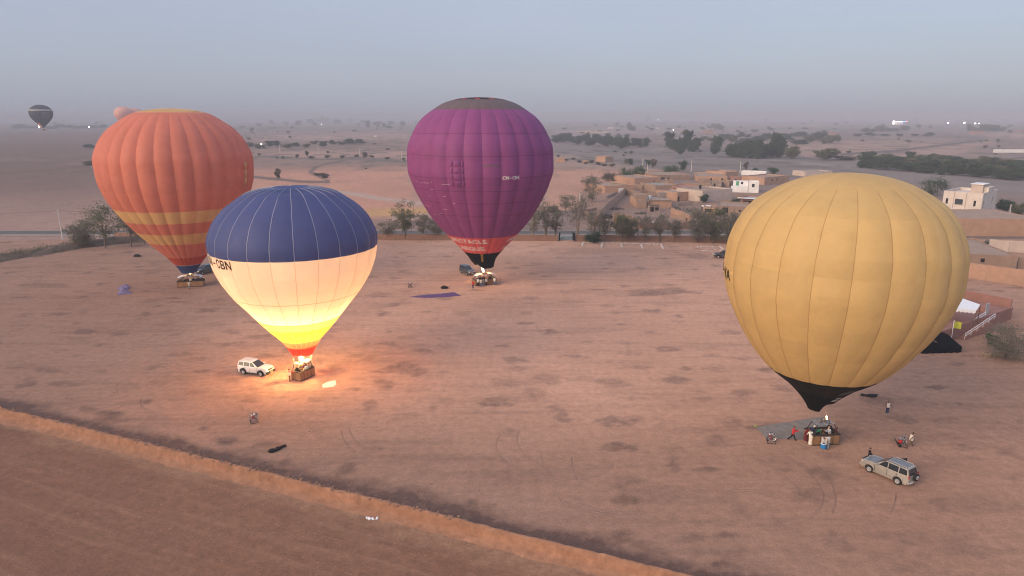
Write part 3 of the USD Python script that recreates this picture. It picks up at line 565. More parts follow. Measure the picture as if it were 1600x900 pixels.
# orange balloon
OB = (-66.74, 138.02)
ora = Envelope(OB, 2.951, 35.791, -.121, .001, [1.53, 2.44, 3.93, 6.59, 9.33, 11.57, 13.24, 14.08, 14.24, 13.14, 11.49, 9.08, 6.9], 28, -2.5, .031)
root = thing('hot_air_balloon', 'orange balloon with two amber stripes and a blue skirt, on the left', 'hot air balloon', (*OB, 0))
ora.build(root, bands(2.951, 'navy', 4.83, 'red', 6.68, 'orange', 9.91, 'amber', 12.16, 'orange', 14.5, 'amber', 16.92, 'orange', 35.0, 'amber', 35.791), 1.9)
ring(ora, root, 'seam_ring', 4.83, .10, 'white_tape')
crown(ora, root, 4.9, 'amber_cloth', ['amber_cloth_bright', 'amber_cloth_dull'], .03, 28)
for i in range(4):
    for j, (a0, a1) in enumerate(((53.0, 55.6), (56.2, 61.5), (62.1, 64.2))):
        z0 = 19.6 + i * 1.55
        P, Z = np.meshgrid(np.linspace(math.radians(a0), math.radians(a1), 7), np.linspace(z0, z0 + 1.42, 7)); K = np.sin(PI * (P - P.min()) / np.ptp(P)) * np.sin(PI * (Z - z0) / 1.42)
        obj('side_vent_panel', grid(ora.point(P, Z, .07 + .16 * np.maximum(K, 0) ** .7)), 'amber_cloth' if j == 1 and i > 0 else 'orange_cloth_bright', root, smooth=True)
C0, C1 = at(280, 451)[:2], at(315.5, 449)[:2]; o_rot = math.atan2(*(C1 - C0)[::-1])
burner_and_basket(root, OB, 4.9, 1.7, 1.25, o_rot, 2, ora, ('flame_small', .55, .24), canopy=True, flame_off=(-.1, 0))

# three more balloons far off in the haze
def far_balloon(px, py_top, py_bot, dist, mats, label, flame=None, N=16):
    d = FW + (px - 800) / FPX * RT + (450 - (py_top + py_bot) / 2) / FPX * UP; d = d / np.hypot(d[0], d[1]); c = EYE + d * dist
    hgt = (py_bot - py_top) / FPX * dist; zb = c[2] - hgt / 2
    k = hgt / 25.0
    e = Envelope(c[:2], 0.0, hgt, 0, 0, np.array([1.0, 1.9, 3.1, 5.4, 7.5, 9.3, 10.4, 11.0, 10.9, 10.0, 8.7, 6.6, 4.6]) * k * 1.05, N, 4, .02)
    r = thing('hot_air_balloon', label, 'hot air balloon', (c[0], c[1], zb))
    e.build(r, [(a * hgt, b * hgt, tones(m)) for a, b, m in mats], hgt / 6, None, 5)
    bk = xf('basket', r); zb2 = -2.3
    obj('wall', MB().box((0, 0, zb2), (2.6, 1.5, 1.2), 0, .05), 'dark_wicker', bk); obj('rim', MB().box((0, 0, zb2 + .62), (2.8, 1.7, .14), 0, .05), 'leather', bk)
    for sx in (-1, 1):
        for sy in (-1, 1): obj('cable', MB().tube([(sx * 1.2, sy * .7, zb2 + .6), (sx * .7, sy * .7, .1)], .03, 4), 'rope', r)
    obj('burner', MB().lathe([(0, -.7), (.3, -.7), (.3, -.4), (0, -.4)], (0, 0, 0), 10), 'steel', r)
    return r, e, hgt
r, e, h = far_balloon(64.5, 167.5, 195.5, 900, [(0, .30, 'slate'), (.30, .74, 'slate'), (.74, .79, 'white'), (.79, 1, 'slate')], 'small dark balloon with a pale stripe, far off at the left edge of the plain')
cloth_patch(e, r, 'notice', .05, .75, h * .44, h * .68, 'grey_cloth_bright'); cloth_patch(e, r, 'painted_glow', -1.2, -.75, h * .02, h * .2, 'orange_cloth_bright', .06)  # orange patch paints the flame glow on the lower left cloth
obj('flame', MB().lathe([(0, 0), (.8, .6), (.7, 1.4), (0, 2.6)], (-3.2, -2, -.4), 12), 'flame_small', r, smooth=True)
far_balloon(193, 169, 193, 1000, [(0, .5, 'salmon'), (.5, 1, 'salmon')], 'small salmon balloon just left of the top of the big orange one')
far_balloon(211, 171, 194, 1010, [(0, .5, 'salmon'), (.5, 1, 'salmon')], 'small salmon balloon mostly hidden by the top of the big orange one')

# ------------------------------------------------------------------ mud wall in front, berm and boundary wall behind the field
def clods(n, place, lo, hi, seed):
    r = np.random.default_rng(seed); o = trimesh.creation.icosphere(0); v0, f0 = o.vertices, o.faces
    p = place(r, n); s = r.uniform(lo, hi, (n, 1, 1)) * r.uniform(.6, 1.3, (n, 1, 3)); s[..., 2] *= .7
    v = v0[None] * s * r.uniform(.75, 1.2, (n, 12, 1)) + p[:, None]
    return v.reshape(-1, 3), (f0[None] + 12 * np.arange(n)[:, None, None]).reshape(-1, 3)
dirt('wall_mud', c1=(.31, .156, .093), c2=(.385, .202, .125), scale=.5, fine=1.6, bump=.05)
dirt('wall_top_mud', c1=(.24, .14, .095), c2=(.36, .22, .15), scale=.8, fine=5, bump=.08)
def near_wall():
    s = np.linspace(-110, 125, 1400); prof = np.array([(-.9, 0), (-.35, .10), (.06, .26), (.13, .45), (.19, .75), (.25, 1.0), (.31, 1.24), (.40, 1.36), (.60, 1.36), (.70, 1.2), (.78, .8), (.88, .3), (1.1, 0)])
    S, K = np.meshgrid(s, np.arange(len(prof))); n, z = prof[K][..., 0], prof[K][..., 1]
    q = np.stack([S / 1.1, n * 2, z * 1.6], -1); a = meshkit.fbm(q, 4, 3) - .5; b = meshkit.fbm(q * .12, 3, 6) - .5
    top = meshkit.fbm(np.stack([S / .55, 0 * S, 0 * S], -1), 3, 17) - .5
    n = n + a * .09 + b * .16 + np.where(K < 2, a * .9, 0); z = z * .80 * (1 + .10 * b) + np.where((K >= 6) & (K <= 9), top * .16, 0) + np.where((K > 1) & (K < 12), a * .05, 0)
    z[0] = z[-1] = -.03
    P = np.concatenate([on_wall(0) + WDIR * S[..., None] + WNRM * n[..., None], z[..., None]], -1)
    root = thing('mud_wall', 'long low orange mud wall crossing the bottom left corner between two fields', 'wall', (0, 0, 0))
    obj('wall', grid(P), 'wall_mud', root, smooth=True)
    def pl(r, n):
        S = r.uniform(-40, 60, n); return np.concatenate([on_wall(0) + WDIR * S[:, None] + WNRM * r.normal(.58, .14, n)[:, None], r.normal(1.07, .05, n)[:, None]], 1)
    obj('clod', clods(900, pl, .04, .14, 2), 'wall_top_mud', root, kind='stuff')
near_wall()
plain('pale_stone', (.34, .235, .175), vary=.3, scale=.7)
def spread(r, n):
    d = np.abs(r.normal(0, 1, n)) ** 1.4 * 9 + .6; S = r.uniform(-30, 60, n)
    return np.concatenate([on_wall(0) + WDIR * S[:, None] - WNRM * d[:, None], np.full((n, 1), .02)], 1)
obj('field_stone', clods(2600, spread, .015, .05, 5), 'pale_stone', label='pale pebbles and clods strewn over the near brown field', cat='stones', kind='stuff')
def rand_field(r, n): 
    return np.stack([r.uniform(-60, 70, n), r.uniform(60, 180, n), np.full(n, .03)], 1)
def fpl(r, n):
    S = r.uniform(-60, 60, n); d = r.exponential(3.0, n) + 1.3
    return np.concatenate([on_wall(0) + WDIR * S[:, None] + WNRM * d[:, None], np.full((n, 1), .03)], 1)
obj('rubble', clods(700, fpl, .03, .10, 6), 'wall_top_mud', label='small clods lying along the dark strip behind the mud wall', cat='rubble', kind='stuff')
p = at(584, 812); obj('torn_sack', clods(9, lambda r, n: p + np.stack([r.normal(0, .28, n), r.normal(0, .1, n), np.full(n, .08)], 1), .10, .22, 8), 'canopy_cloth', label='torn pale sack lying in the near field below the mud wall', cat='sack', kind='stuff')

def mud_wall_mesh(pts, h, th, seed=0, step=.8, wob=.18):
    """A weathered mud wall along the points (x, y)."""
    pts = [np.asarray(p[:2], float) for p in pts]; m = MB()
    for i, (a, b) in enumerate(zip(pts[:-1], pts[1:])):
        L = np.linalg.norm(b - a); n = max(2, int(L / step) + 1); d = (b - a) / L; nn = np.array([-d[1], d[0]])
        s = np.linspace(0, L, n); prof = np.array([(-.62, 0), (-.5, .5), (-.42, 1), (.42, 1), (.5, .5), (.62, 0)])
        S, K = np.meshgrid(s, np.arange(6)); q = np.stack([(S + 13 * i + seed * 7) / 2.2, K * 1.0, 0 * S], -1)
        t = (meshkit.fbm(np.stack([(S + 13 * i) / 3.0, 0 * S, 0 * S + seed], -1), 4, seed) - .5) * 2 * wob; j = (meshkit.fbm(q, 3, seed + 1) - .5) * .25
        z = prof[K][..., 1] * h * (1 + t); off = prof[K][..., 0] * th + j
        P = np.concatenate([a + d * S[..., None] + nn * off[..., None], z[..., None] - .02], -1)
        m.add(*grid(P))
        for e in (0, -1):
            ring = P[:, e]; c = np.vstack([ring]); m.add(c, np.array([[0, 1, 4, 5], [1, 2, 3, 4]])[:, ::(1 if e else -1)])
    return m
MUD = {'red_mud': (.28, .165, .122), 'orange_mud': (.41, .25, .175), 'brown_mud': (.30, .205, .155), 'grey_mud': (.27, .21, .18), 'pale_plaster': (.50, .40, .34), 'rose_mud': (.34, .185, .15), 'rose_plaster': (.30, .158, .128), 'white_plaster': (.74, .71, .70), 'cream_plaster': (.60, .52, .46), 'roof_earth': (.33, .235, .185), 'roof_grey': (.30, .26, .235)}
for k, c in MUD.items(): plain(k, c, rough=.95, vary=.16, scale=.45, bump=.05, bscale=2.5, spec=.1)
plain('near_black', (.025, .02, .018), vary=0); plain('window_glass', (.05, .06, .07), rough=.1, spec=.6, vary=0); plain('timber', (.16, .11, .075)); plain('black_iron', (.02, .02, .022), rough=.6); plain('green_paint', (.10, .30, .17)); plain('concrete', (.50, .46, .42), vary=.08); plain('tin', (.45, .46, .48), rough=.45, metal=.4)
def px_wall(label, pts, h, th, mat, seed, wob=.12, name='mud_wall'):
    q = [at(*p) for p in pts]; c = np.array(q[0]); m = mud_wall_mesh([a[:2] - c[:2] for a in q], h, th, seed, .8, wob)
    r = thing(name, label, 'wall', (c[0], c[1], 0)); obj('wall', m, mat, r, smooth=40); return r
px_wall('red mud boundary wall left of the open gate, behind the purple balloon', [(180, 372.5), (560, 374.5), (640, 375), (872, 376.5)], 1.75, .4, 'red_mud', 3)
px_wall('red mud boundary wall right of the open gate, under the row of bare trees', [(899, 376.5), (1000, 377), (1145, 379.5), (1230, 382)], 1.75, .4, 'red_mud', 5)
for k, (px, s, lab) in enumerate(((873.5, 1, 'black iron gate leaf on the left side of the opening in the red wall'), (898, -1, 'black iron gate leaf on the right side of the opening in the red wall'))):
    b = at(px, 377); r = thing('gate_leaf', lab, 'gate', (b[0], b[1], 0), math.radians(90 - s * 12))
    obj('post', MB().box((0, 0, 1.2), (.16, .16, 2.4), 0, .02), 'black_iron', r)
    obj('panel', MB().box((1.15, 0, 1.15), (2.1, .05, 2.0)), 'black_iron', r)
    for i in range(7): obj('bar', MB().box((.2 + i * .32, 0, 1.2), (.04, .09, 2.2)), 'black_iron', r)
# grassy berm on the left
def berm():
    pts = np.array([at(*p)[:2] for p in [(-60, 413), (0, 405), (60, 396), (120, 385), (175, 379), (235, 374)]]); L = np.concatenate([[0], np.cumsum(np.linalg.norm(np.diff(pts, axis=0), axis=1))]); n = 160
    s = np.linspace(0, L[-1], n); c = np.stack([np.interp(s, L, pts[:, i]) for i in (0, 1)], 1); t = np.gradient(c, axis=0); t /= np.linalg.norm(t, axis=1, keepdims=True); nn = np.stack([-t[:, 1], t[:, 0]], 1)
    k = np.linspace(-1, 1, 15); S, K = np.meshgrid(s, k)
    a = meshkit.fbm(np.stack([S / 3, K * 2, 0 * S], -1), 4, 4); z = (1 - K ** 2) ** 1.2 * (.7 + 1.1 * a) * np.clip(.55 + S / L[-1] * .8, 0, 1.2) - .03
    P = np.concatenate([c[None] + nn[None] * (K * (4.2 + (a - .5) * 3))[..., None], z[..., None]], -1)
    obj('berm', grid(P), 'berm_soil', smooth=True, kind='structure')
    return c, nn
dirt('berm_soil', c1=(.10, .078, .058), c2=(.20, .145, .108), scale=.25, fine=2.0, bump=.2)
bc, bn = berm()

# ------------------------------------------------------------------ trees, shrubs, hedges
leafy('dusty_leaves', (.20, .182, .142), (.34, .31, .245)); leafy('olive_leaves', (.14, .145, .09), (.28, .275, .175)); leafy('dark_leaves', (.062, .092, .06), (.155, .19, .125)); leafy('green_leaves', (.05, .10, .042), (.13, .19, .085)); leafy('twig_leaves', (.15, .122, .098), (.26, .21, .165)); leafy('dry_grass', (.22, .16, .09), (.42, .31, .18))
plain('bark', (.17, .13, .105), rough=.95, vary=.2); plain('pale_bark', (.26, .20, .16), rough=.95, vary=.2)
def leaves(r, cen, n, spread, size):
    """n small leaf-shaped faces round each of the points."""
    p = np.repeat(cen, n, 0) + r.normal(0, 1, (len(cen) * n, 3)) * np.repeat(spread, n, 0)
    d = r.normal(0, 1, p.shape); d /= np.linalg.norm(d, axis=1, keepdims=True); e = np.cross(d, r.normal(0, 1, p.shape)); e /= np.linalg.norm(e, axis=1, keepdims=True)
    s = size * r.uniform(.6, 1.5, (len(p), 1))
    v = np.stack([p - d * s, p + e * s * .45, p + d * s, p - e * s * .45], 1).reshape(-1, 3); f = np.arange(len(p) * 4).reshape(-1, 4)
    return v[:, :], f
def tree_mesh(H, Wd, seed, clumps=26, per=70, leaf=.22, stems=3, base=.28, round_=False):
    r = np.random.default_rng(seed); tr = MB(); tips = []
    for k in range(stems):
        a = r.uniform(0, 2 * PI); lean = r.uniform(.1, .45) * Wd / 2; top = H * r.uniform(.72, .93)
        t = np.linspace(0, 1, 7)[:, None]; q = np.concatenate([np.cos(a) * lean * t ** 1.3 + r.normal(0, .05 * Wd / 4, (7, 1)) * t, np.sin(a) * lean * t ** 1.3 + r.normal(0, .05 * Wd / 4, (7, 1)) * t, t * top], 1)
        R0 = .028 * H * r.uniform(.6, 1.1) / stems ** .35; tr.tube(q, R0 * (1 - .82 * t[:, 0]), 6)
        for j in range(max(3, int(clumps / stems))):
            u = r.uniform(base, 1.0); i = u * 6; o = np.array([np.interp(i, np.arange(7), q[:, c]) for c in range(3)])
            b = r.uniform(0, 2 * PI); w = Wd * .5 * (np.sin(PI * np.clip((u - base) / (1.12 - base), .08, 1)) ** .6) * r.uniform(.35, 1.0); e = np.array([np.cos(b) * w, np.sin(b) * w, r.uniform(.05, .22) * H])
            mid = o + e * .5 + r.normal(0, .04 * Wd, 3); tip = o + e; tip[:2] = np.clip(tip[:2], -Wd / 2, Wd / 2); tip[2] = min(tip[2], H * .97)
            tr.tube([o, mid, tip], [R0 * .35 * (1.1 - u * .6), R0 * .22, R0 * .08], 4, False); tips += [tip, (mid + tip) / 2 + r.normal(0, .03 * Wd, 3)]
    tips = np.array(tips); sp = np.abs(r.normal(1, .3, (len(tips), 3))) * Wd * .085 * [1, 1, .75]
    return tr.mesh(), leaves(r, tips, per // 2, sp, leaf)
def tree(name, label, xy, H, Wd, seed, leafmat='dusty_leaves', bark='bark', group=None, cat='tree', rot=0, **kw):
    t, l = tree_mesh(H, Wd, seed, **kw); r = thing(name, label, cat, (xy[0], xy[1], 0), rot, group)
    obj('trunk', t, bark, r, smooth=True); obj('crown', l, leafmat, r); return r
def ptree(px, py, top, wpx, label, seed, **kw):
    b = at(px, py); s = FPX / math.hypot(b[0], b[1] * 1.0); cat_ = kw.pop('cat', 'tree'); nm = kw.pop('name', 'tree')
    return tree(nm, label, b, (py - top) / s * 1.03, wpx / s, seed, cat=cat_, **kw)
bare = dict(clumps=34, per=90, leaf=.20, stems=3)
row = [(165, 388, 334, 54, 'dusty green tree on the berm, the widest crown left of the orange balloon'), (205, 386, 329, 46, 'tree close against the left flank of the orange balloon, over the berm'), (131, 386, 351, 40, 'low round grey bush at the left end of the berm trees'), (226, 383, 345, 34, 'low tree right beside the lower orange balloon, at the end of the berm'),
       (606, 374, 342, 34, 'short bushy tree just right of the blue balloon top, at the wall'), (634, 375, 318, 38, 'tall pointed tree at the red wall between the blue and purple balloons'), (660, 375, 336, 34, 'rounded tree right of the pointed one, near the purple balloon'), (684, 375, 345, 30, 'small bare tree next to the left flank of the purple balloon'),
       (832, 376, 316, 36, 'tall thin bare tree just right of the purple balloon'), (853, 376, 311, 34, 'tall grey green tree left of the gate in the red wall'), (868, 375, 322, 26, 'thin tree close to the left gate leaf'),
       (884, 332, 306, 30, 'grey tree across the road, behind the gate opening'), (902, 376, 308, 40, 'tall bare tree with forked pale trunk right of the gate'), (926, 378, 325, 42, 'tree over a dark bush right of the forked tree, at the red wall'), (945, 377, 336, 30, 'thin tree in front of the compound wall corner'), (972, 378, 337, 38, 'round leafy tree third in the row in front of the compound'),
       (984, 378, 344, 30, 'dense small tree in the middle of the row below the farmyard'), (1008, 378, 341, 36, 'tree with a wide crown below the open farmyard'), (1030, 378, 338, 30, 'narrow upright tree below the low front wall'), (1053, 379, 346, 24, 'small isolated tree near the right end of the white stones'),
       (1090, 379, 332, 44, 'broad dense grey green tree left in the thicket by the yellow balloon'), (1116, 380, 329, 50, 'largest bushy tree in the thicket by the yellow balloon'), (1140, 381, 338, 40, 'tree of the thicket partly behind the yellow balloon')]
for i, (px, py, top, w, lab) in enumerate(row):
    thick = i >= 20 or i == 2; kw = dict(bare)
    if thick: kw.update(per=110, clumps=40, base=.12)
    elif i in (0, 1, 5, 15, 16): kw.update(per=84)
    else: kw.update(per=46)
    ptree(px, py, top, w, lab, 100 + i, leafmat='olive_leaves' if i in (0, 1, 5, 15, 21) else 'dusty_leaves', bark='pale_bark' if i in (12, 8, 14) else 'bark', **kw)
for px, py, top, w, lab, m in [(925, 316, 277, 34, 'large grey olive tree alone left of the farm compound', 'dusty_leaves'), (952, 292, 271, 24, 'bare brown bush behind the lone olive tree', 'twig_leaves'), (981, 283, 265, 24, 'bright green tree, left of the pair behind the orange houses', 'green_leaves'), (995, 283, 262, 24, 'bright green tree, right of the pair behind the orange houses', 'green_leaves'), (1049, 275, 261, 28, 'green tree behind the village roofs left of the tall pole', 'green_leaves'), (1067, 267, 249, 14, 'narrow dark tree behind the village beside the white pole', 'dark_leaves'), (986, 257, 248, 9, 'small dark round tree left of the slim poles', 'dark_leaves'), (1012, 260, 250, 8, 'small dark tree between the slim poles', 'dark_leaves'), (1021, 262, 250, 10, 'thin brown shrub right of the slim poles', 'twig_leaves'), (979, 256, 249, 8, 'small grey shrub leftmost of the shrubs by the wadi', 'dusty_leaves'), (1165, 266, 255, 8, 'small brown shrub right of the far white pole', 'twig_leaves'), (1180, 272, 264, 8, 'small dark tree over the white roof', 'dark_leaves'), (1208, 272, 264, 14, 'small green bush behind the brown house', 'green_leaves'), (1456, 306, 283, 34, 'large dark green bush beside the white two storey house', 'dark_leaves'), (1568, 333, 318, 18, 'dark bush right of the white two storey house', 'dark_leaves'), (1590, 336, 322, 16, 'olive bush at the right edge behind the pole', 'olive_leaves'), (434, 279, 265, 9, 'tiny lone tree in the field behind the blue balloon', 'twig_leaves'), (570, 246, 239, 9, 'small bare tree in the far field left of the purple balloon', 'twig_leaves'), (480, 244, 237, 5, 'small dark bush on the far field bank', 'dark_leaves'), (1148, 323, 312, 12, 'dark green bush by the low mud house next to the yellow balloon', 'dark_leaves'), (1100, 316, 305, 14, 'dark bush in the yard left of the pale block', 'dark_leaves')]:
    ptree(px, py, top, w, lab, int(px), leafmat=m, clumps=24, per=100, leaf=.26, stems=3, base=.08)
b = at(1571, 562); s_ = 1067 / np.hypot(*b[:2]); tree('bush', 'big thorny grey green bush at the right edge beside the rose compound', b, 5.2, 7.6, 61, 'dusty_leaves', 'bark', cat='bush', clumps=60, per=84, leaf=.11, stems=6, base=.05)
tree('bush', 'small green sprig of bush in front of the big thorny bush', at(1548, 540), 1.8, 1.8, 62, 'green_leaves', 'bark', cat='bush', clumps=16, per=60, leaf=.10, stems=4, base=.05)
tree('bush', 'dark low bush at the foot of the tree right of the gate', at(928, 379), 2.6, 5.0, 63, 'dark_leaves', 'bark', cat='bush', clumps=26, per=120, leaf=.16, stems=5, base=.02)
# tufts on the berm and along the boundary wall: nobody could count them
def tufts(cen, n, h, w, seed, mat, label):
    r = np.random.default_rng(seed); c = np.concatenate([cen, np.full((len(cen), 1), h * .4)], 1)
    obj('scrub', leaves(r, c, n, np.broadcast_to([[w, w, h * .35]], c.shape), .16), mat, label=label, cat='scrub', kind='stuff')
r_ = np.random.default_rng(9); sel = bc[r_.integers(0, len(bc), 260)] + r_.normal(0, 1.6, (260, 2))
tufts(sel, 26, 1.3, .7, 3, 'twig_leaves', 'dry scrub growing along the dark berm on the left')
sel = bc[r_.integers(0, 70, 60)] + r_.normal(0, .8, (60, 2)); tufts(sel, 40, 1.6, .5, 4, 'olive_leaves', 'green weeds on the near end of the berm')
xs = r_.uniform(-60, 75, 300); tufts(np.stack([xs, 194.2 + r_.exponential(.7, 300) - .3 - np.clip(xs, 0, 80) * .02], 1), 16, .9, .6, 5, 'twig_leaves', 'dry weeds along the foot of the red boundary wall')
# hedges and groves in the plain: one tree of each kind, then a copy for each
far_kinds = {}
def far_tree(kind, px, py, wpx, hpx, label, group=None):
    b = at(px, py); d = math.hypot(*b[:2]); w, h = wpx / FPX * d, hpx / FPX * d
    if kind not in far_kinds:
        k = kind.split('-'); H, Wd = 8.0, 8.0
        far_kinds[kind] = [tree('tree' if k[0] != 'bush' else 'bush', label, b, H, Wd, len(kind) * 7 + sum(map(ord, kind)), {'d': 'dark_leaves', 'o': 'olive_leaves', 't': 'twig_leaves'}[k[1]], 'bark', group, 'tree' if k[0] != 'bush' else 'bush', clumps=36 if k[0] != 'bush' else 26, per=110, leaf=.5, stems=3, base={'tall': .05, 'bush': .0, 'open': .2}[k[0]]), 0]
        p = stage.GetPrimAtPath(far_kinds[kind][0]); far_kinds[kind][1] = (w / Wd, w / Wd, h / H)
        x = UsdGeom.Xformable(p); x.ClearXformOpOrder(); p.RemoveProperty('xformOp:translate'); p.RemoveProperty('xformOp:rotateZ'); x.MakeMatrixXform().Set(Gf.Matrix4d(*[float(a) for a in trs(b, .3, (w / Wd, w / Wd, h / H)).T.ravel()]))
        return
    rr = (px * 7.13 + py * 3.7) % 6.28
    copy(far_kinds[kind][0], b, rr, label, group, (w / 8, w / 8, h / 8))
ORD = ['first', 'second', 'third', 'fourth', 'fifth', 'sixth', 'seventh', 'eighth']
def hedge(pts, n, w, h, kind, label, group, seed, jit=1.2):
    r = np.random.default_rng(seed); pts = np.array(pts, float); L = np.concatenate([[0], np.cumsum(np.linalg.norm(np.diff(pts, axis=0), axis=1))])
    for k_, s in enumerate((np.arange(n) + .5) / n * L[-1]):
        x, y = np.interp(s, L, pts[:, 0]) + r.normal(0, .8), np.interp(s, L, pts[:, 1]) + r.normal(0, jit)
        far_tree(kind if isinstance(kind, str) else kind[int(r.integers(len(kind)))], x, y, w * r.uniform(.7, 1.35), h * r.uniform(.65, 1.3), label if n > 8 or n == 1 else ORD[k_] + ' from left, ' + label, group)
hedge([(866, 221), (905, 226), (960, 230), (1012, 233)], 17, 14, 12, ['tall-d', 'bush-d'], 'dark tree in the long hedge beyond the wadi, right of the purple balloon', 'trees of the long hedge right of the purple balloon', 1)
hedge([(880, 217), (950, 218), (1020, 223)], 9, 10, 6, ['bush-d', 'bush-o'], 'low bush behind the long hedge right of the purple balloon', 'bushes behind the long hedge', 2)
hedge([(1040, 236), (1090, 238)], 5, 15, 22, 'tall-d', 'tall dark tree in the first clump beyond the village', 'trees of the first dark clump beyond the village', 3)
far_tree('tall-d', 1118, 241, 17, 23, 'single tall dark tree between the two clumps beyond the village')
hedge([(1140, 245), (1180, 247), (1222, 249)], 8, 17, 24, 'tall-d', 'tall dark tree in the second clump beyond the village', 'trees of the second dark clump beyond the village', 4)
far_tree('open-o', 1237, 248, 20, 17, 'paler round tree right of the second dark clump'); far_tree('open-o', 1289, 250, 28, 16, 'low spreading olive tree alone on the grey wadi')
hedge([(1095, 222), (1180, 225), (1315, 222)], 20, 15, 8, ['bush-d', 'bush-o', 'open-o'], 'olive bush in the pale grove behind the dark clumps', 'bushes of the grove behind the dark clumps', 5, 2.5)
hedge([(1120, 216), (1200, 214), (1290, 217)], 12, 14, 6, ['bush-o', 'bush-d'], 'small grey bush at the back of the pale grove', 'bushes at the back of the pale grove', 6, 1.6)
hedge([(1342, 261), (1420, 268), (1500, 275), (1610, 283)], 24, 18, 13, ['bush-d', 'tall-d'], 'dark bush in the front row of the broad hedge on the right', 'front row of the broad hedge on the right', 7)
hedge([(1350, 255), (1440, 260), (1610, 272)], 20, 19, 11, ['bush-d', 'bush-o'], 'olive bush in the middle row of the broad hedge on the right', 'middle row of the broad hedge on the right', 8)
hedge([(1380, 252), (1480, 255), (1610, 263)], 14, 19, 9, ['bush-o', 'bush-d'], 'pale bush in the back row of the broad hedge on the right', 'back row of the broad hedge on the right', 9)
hedge([(385, 231), (440, 231), (500, 228), (570, 226)], 13, 12, 7, ['bush-d', 'open-o'], 'dark bush in the broken hedge behind the blue balloon', 'bushes of the broken hedge behind the blue balloon', 10, 1.5)
hedge([(430, 246), (520, 246), (640, 249)], 9, 8, 4, ['bush-t', 'bush-o'], 'low brown bush along the far field bank', 'bushes along the far field bank', 11, 1.0)
hedge([(395, 196), (470, 193), (520, 192), (640, 197)], 12, 10, 5, ['open-o', 'tall-d'], 'hazy tree on the skyline between the orange and purple balloons', 'hazy trees between the orange and purple balloons', 12, 1.6)
hedge([(487, 191), (497, 191), (515, 191)], 4, 6, 7, 'tall-d', 'hazy upright tree of the skyline group left of the purple balloon', 'upright trees on the skyline left of the purple balloon', 13, .4)
far_tree('tall-d', 575, 199, 6, 9, 'narrow dark tree on the hazy plain left of the purple balloon'); far_tree('tall-d', 600, 199, 5, 6, 'small upright tree right of the narrow dark tree on the hazy plain'); far_tree('bush-d', 609, 201, 9, 4, 'low dark bush next to the small upright tree on the hazy plain')
hedge([(980, 203), (991, 204)], 3, 5, 8, 'tall-d', 'small dark cypress in the trio on the far plain', 'trio of small cypresses on the far plain', 14, .3)
far_tree('tall-d', 1013, 190, 8, 7, 'hazy clump of trees on the horizon right of the purple balloon')
hedge([(1108, 201), (1130, 201)], 4, 9, 6, 'open-o', 'hazy tree behind the salmon building on the far plain', 'hazy trees behind the salmon building', 15, .5)
hedge([(1345, 207), (1410, 204), (1420, 204)], 6, 12, 6, ['bush-o', 'open-o'], 'hazy bush below the lit petrol station', 'hazy bushes below the lit petrol station', 16, .8)
hedge([(1330, 213), (1355, 213), (1435, 213), (1460, 213)], 6, 12, 4, 'bush-d', 'low hazy bush on the far pink field', 'low hazy bushes on the far pink field', 17, .6)
hedge([(1510, 206), (1520, 206), (1545, 205), (1570, 205)], 6, 10, 6, ['open-o', 'tall-d'], 'hazy tree near the far right houses', 'hazy trees near the far right houses', 18, .7)
hedge([(1390, 246), (1300, 252)], 2, 26, 5, 'bush-t', 'low brown scrub patch in the far right field', 'scrub patches in the far right field', 19, .6)
hedge([(20, 200.5), (80, 201.5), (165, 200)], 14, 11, 4, ['bush-d', 'open-o'], 'hazy bush on the dark line below the small far balloon', 'hazy bushes below the small far balloon', 20, .5)
far_tree('bush-d', 141, 232, 14, 5, 'low dark bush against the left side of the orange balloon'); far_tree('bush-t', 140, 258, 16, 5, 'brown scrub against the left flank of the orange balloon')
hedge([(495, 272), (512, 280)], 4, 10, 5, 'bush-t', 'brown scrub in the bend of the field bank behind the blue balloon', 'scrub in the bend of the field bank', 21, .8)
hedge([(870, 205), (900, 206), (1050, 205), (1300, 204)], 16, 7, 3, ['bush-t', 'bush-d'], 'speck of scrub on the far plain right of the purple balloon', 'scrub specks on the far plain right of the purple balloon', 22, 2.4)
hedge([(880, 250), (930, 256), (960, 262)], 8, 8, 3.5, 'bush-t', 'brown scrub on the rise before the small orange farmhouses', 'scrub on the rise before the orange farmhouses', 23, 1.2)
rs_ = np.random.default_rng(77); n_ = 0
while n_ < 230:
    x, y = rs_.uniform(0, 1600), 190 + 75 * rs_.random() ** 1.7
    if (y > 246 and x > 860) or (x < 380 and y > 204) or (y > 225 and x < 640 and rs_.random() < .6): continue
    n_ += 1; w = rs_.uniform(2.2, 6.5); far_tree(['bush-t', 'bush-t', 'bush-o', 'open-o'][int(rs_.integers(4))], x, y, w, w * rs_.uniform(.35, .7) * (1.5 if rs_.random() < .12 else 1), 'speck of dry scrub scattered over the far plain', 'scrub scattered over the far plain')

# ------------------------------------------------------------------ village
def wobble_top(L, h, seed, wob, step=.7):
    x = np.linspace(0, L, max(3, int(L / step) + 1)); y = h + (meshkit.fbm(np.stack([x / 2.2, 0 * x + seed, 0 * x], -1), 4, seed) - .5) * 2 * wob
    return [(L, 0.0)] + [(a, b) for a, b in zip(x[::-1], y[::-1])] + [(0.0, 0.0)]
def wall_panel(L, h, th, seed, wob, holes=()):
    """An upright wall along +x from the origin, thickness towards +y, with openings (x, z, w, h) cut through it."""
    g = Polygon(wobble_top(L, h, seed, wob))
    for x, z, w, hh in holes: g = g.difference(shapely.box(x, z, x + w, z + hh))
    m = MB()
    for q in getattr(g, 'geoms', [g]):
        if q.area > .01:
            v, f, _ = meshkit.arrays(trimesh.creation.extrude_polygon(q, th, engine='earcut')); m.add(np.stack([v[:, 0], th - v[:, 2], v[:, 1]], -1), f)
    return m.mesh()
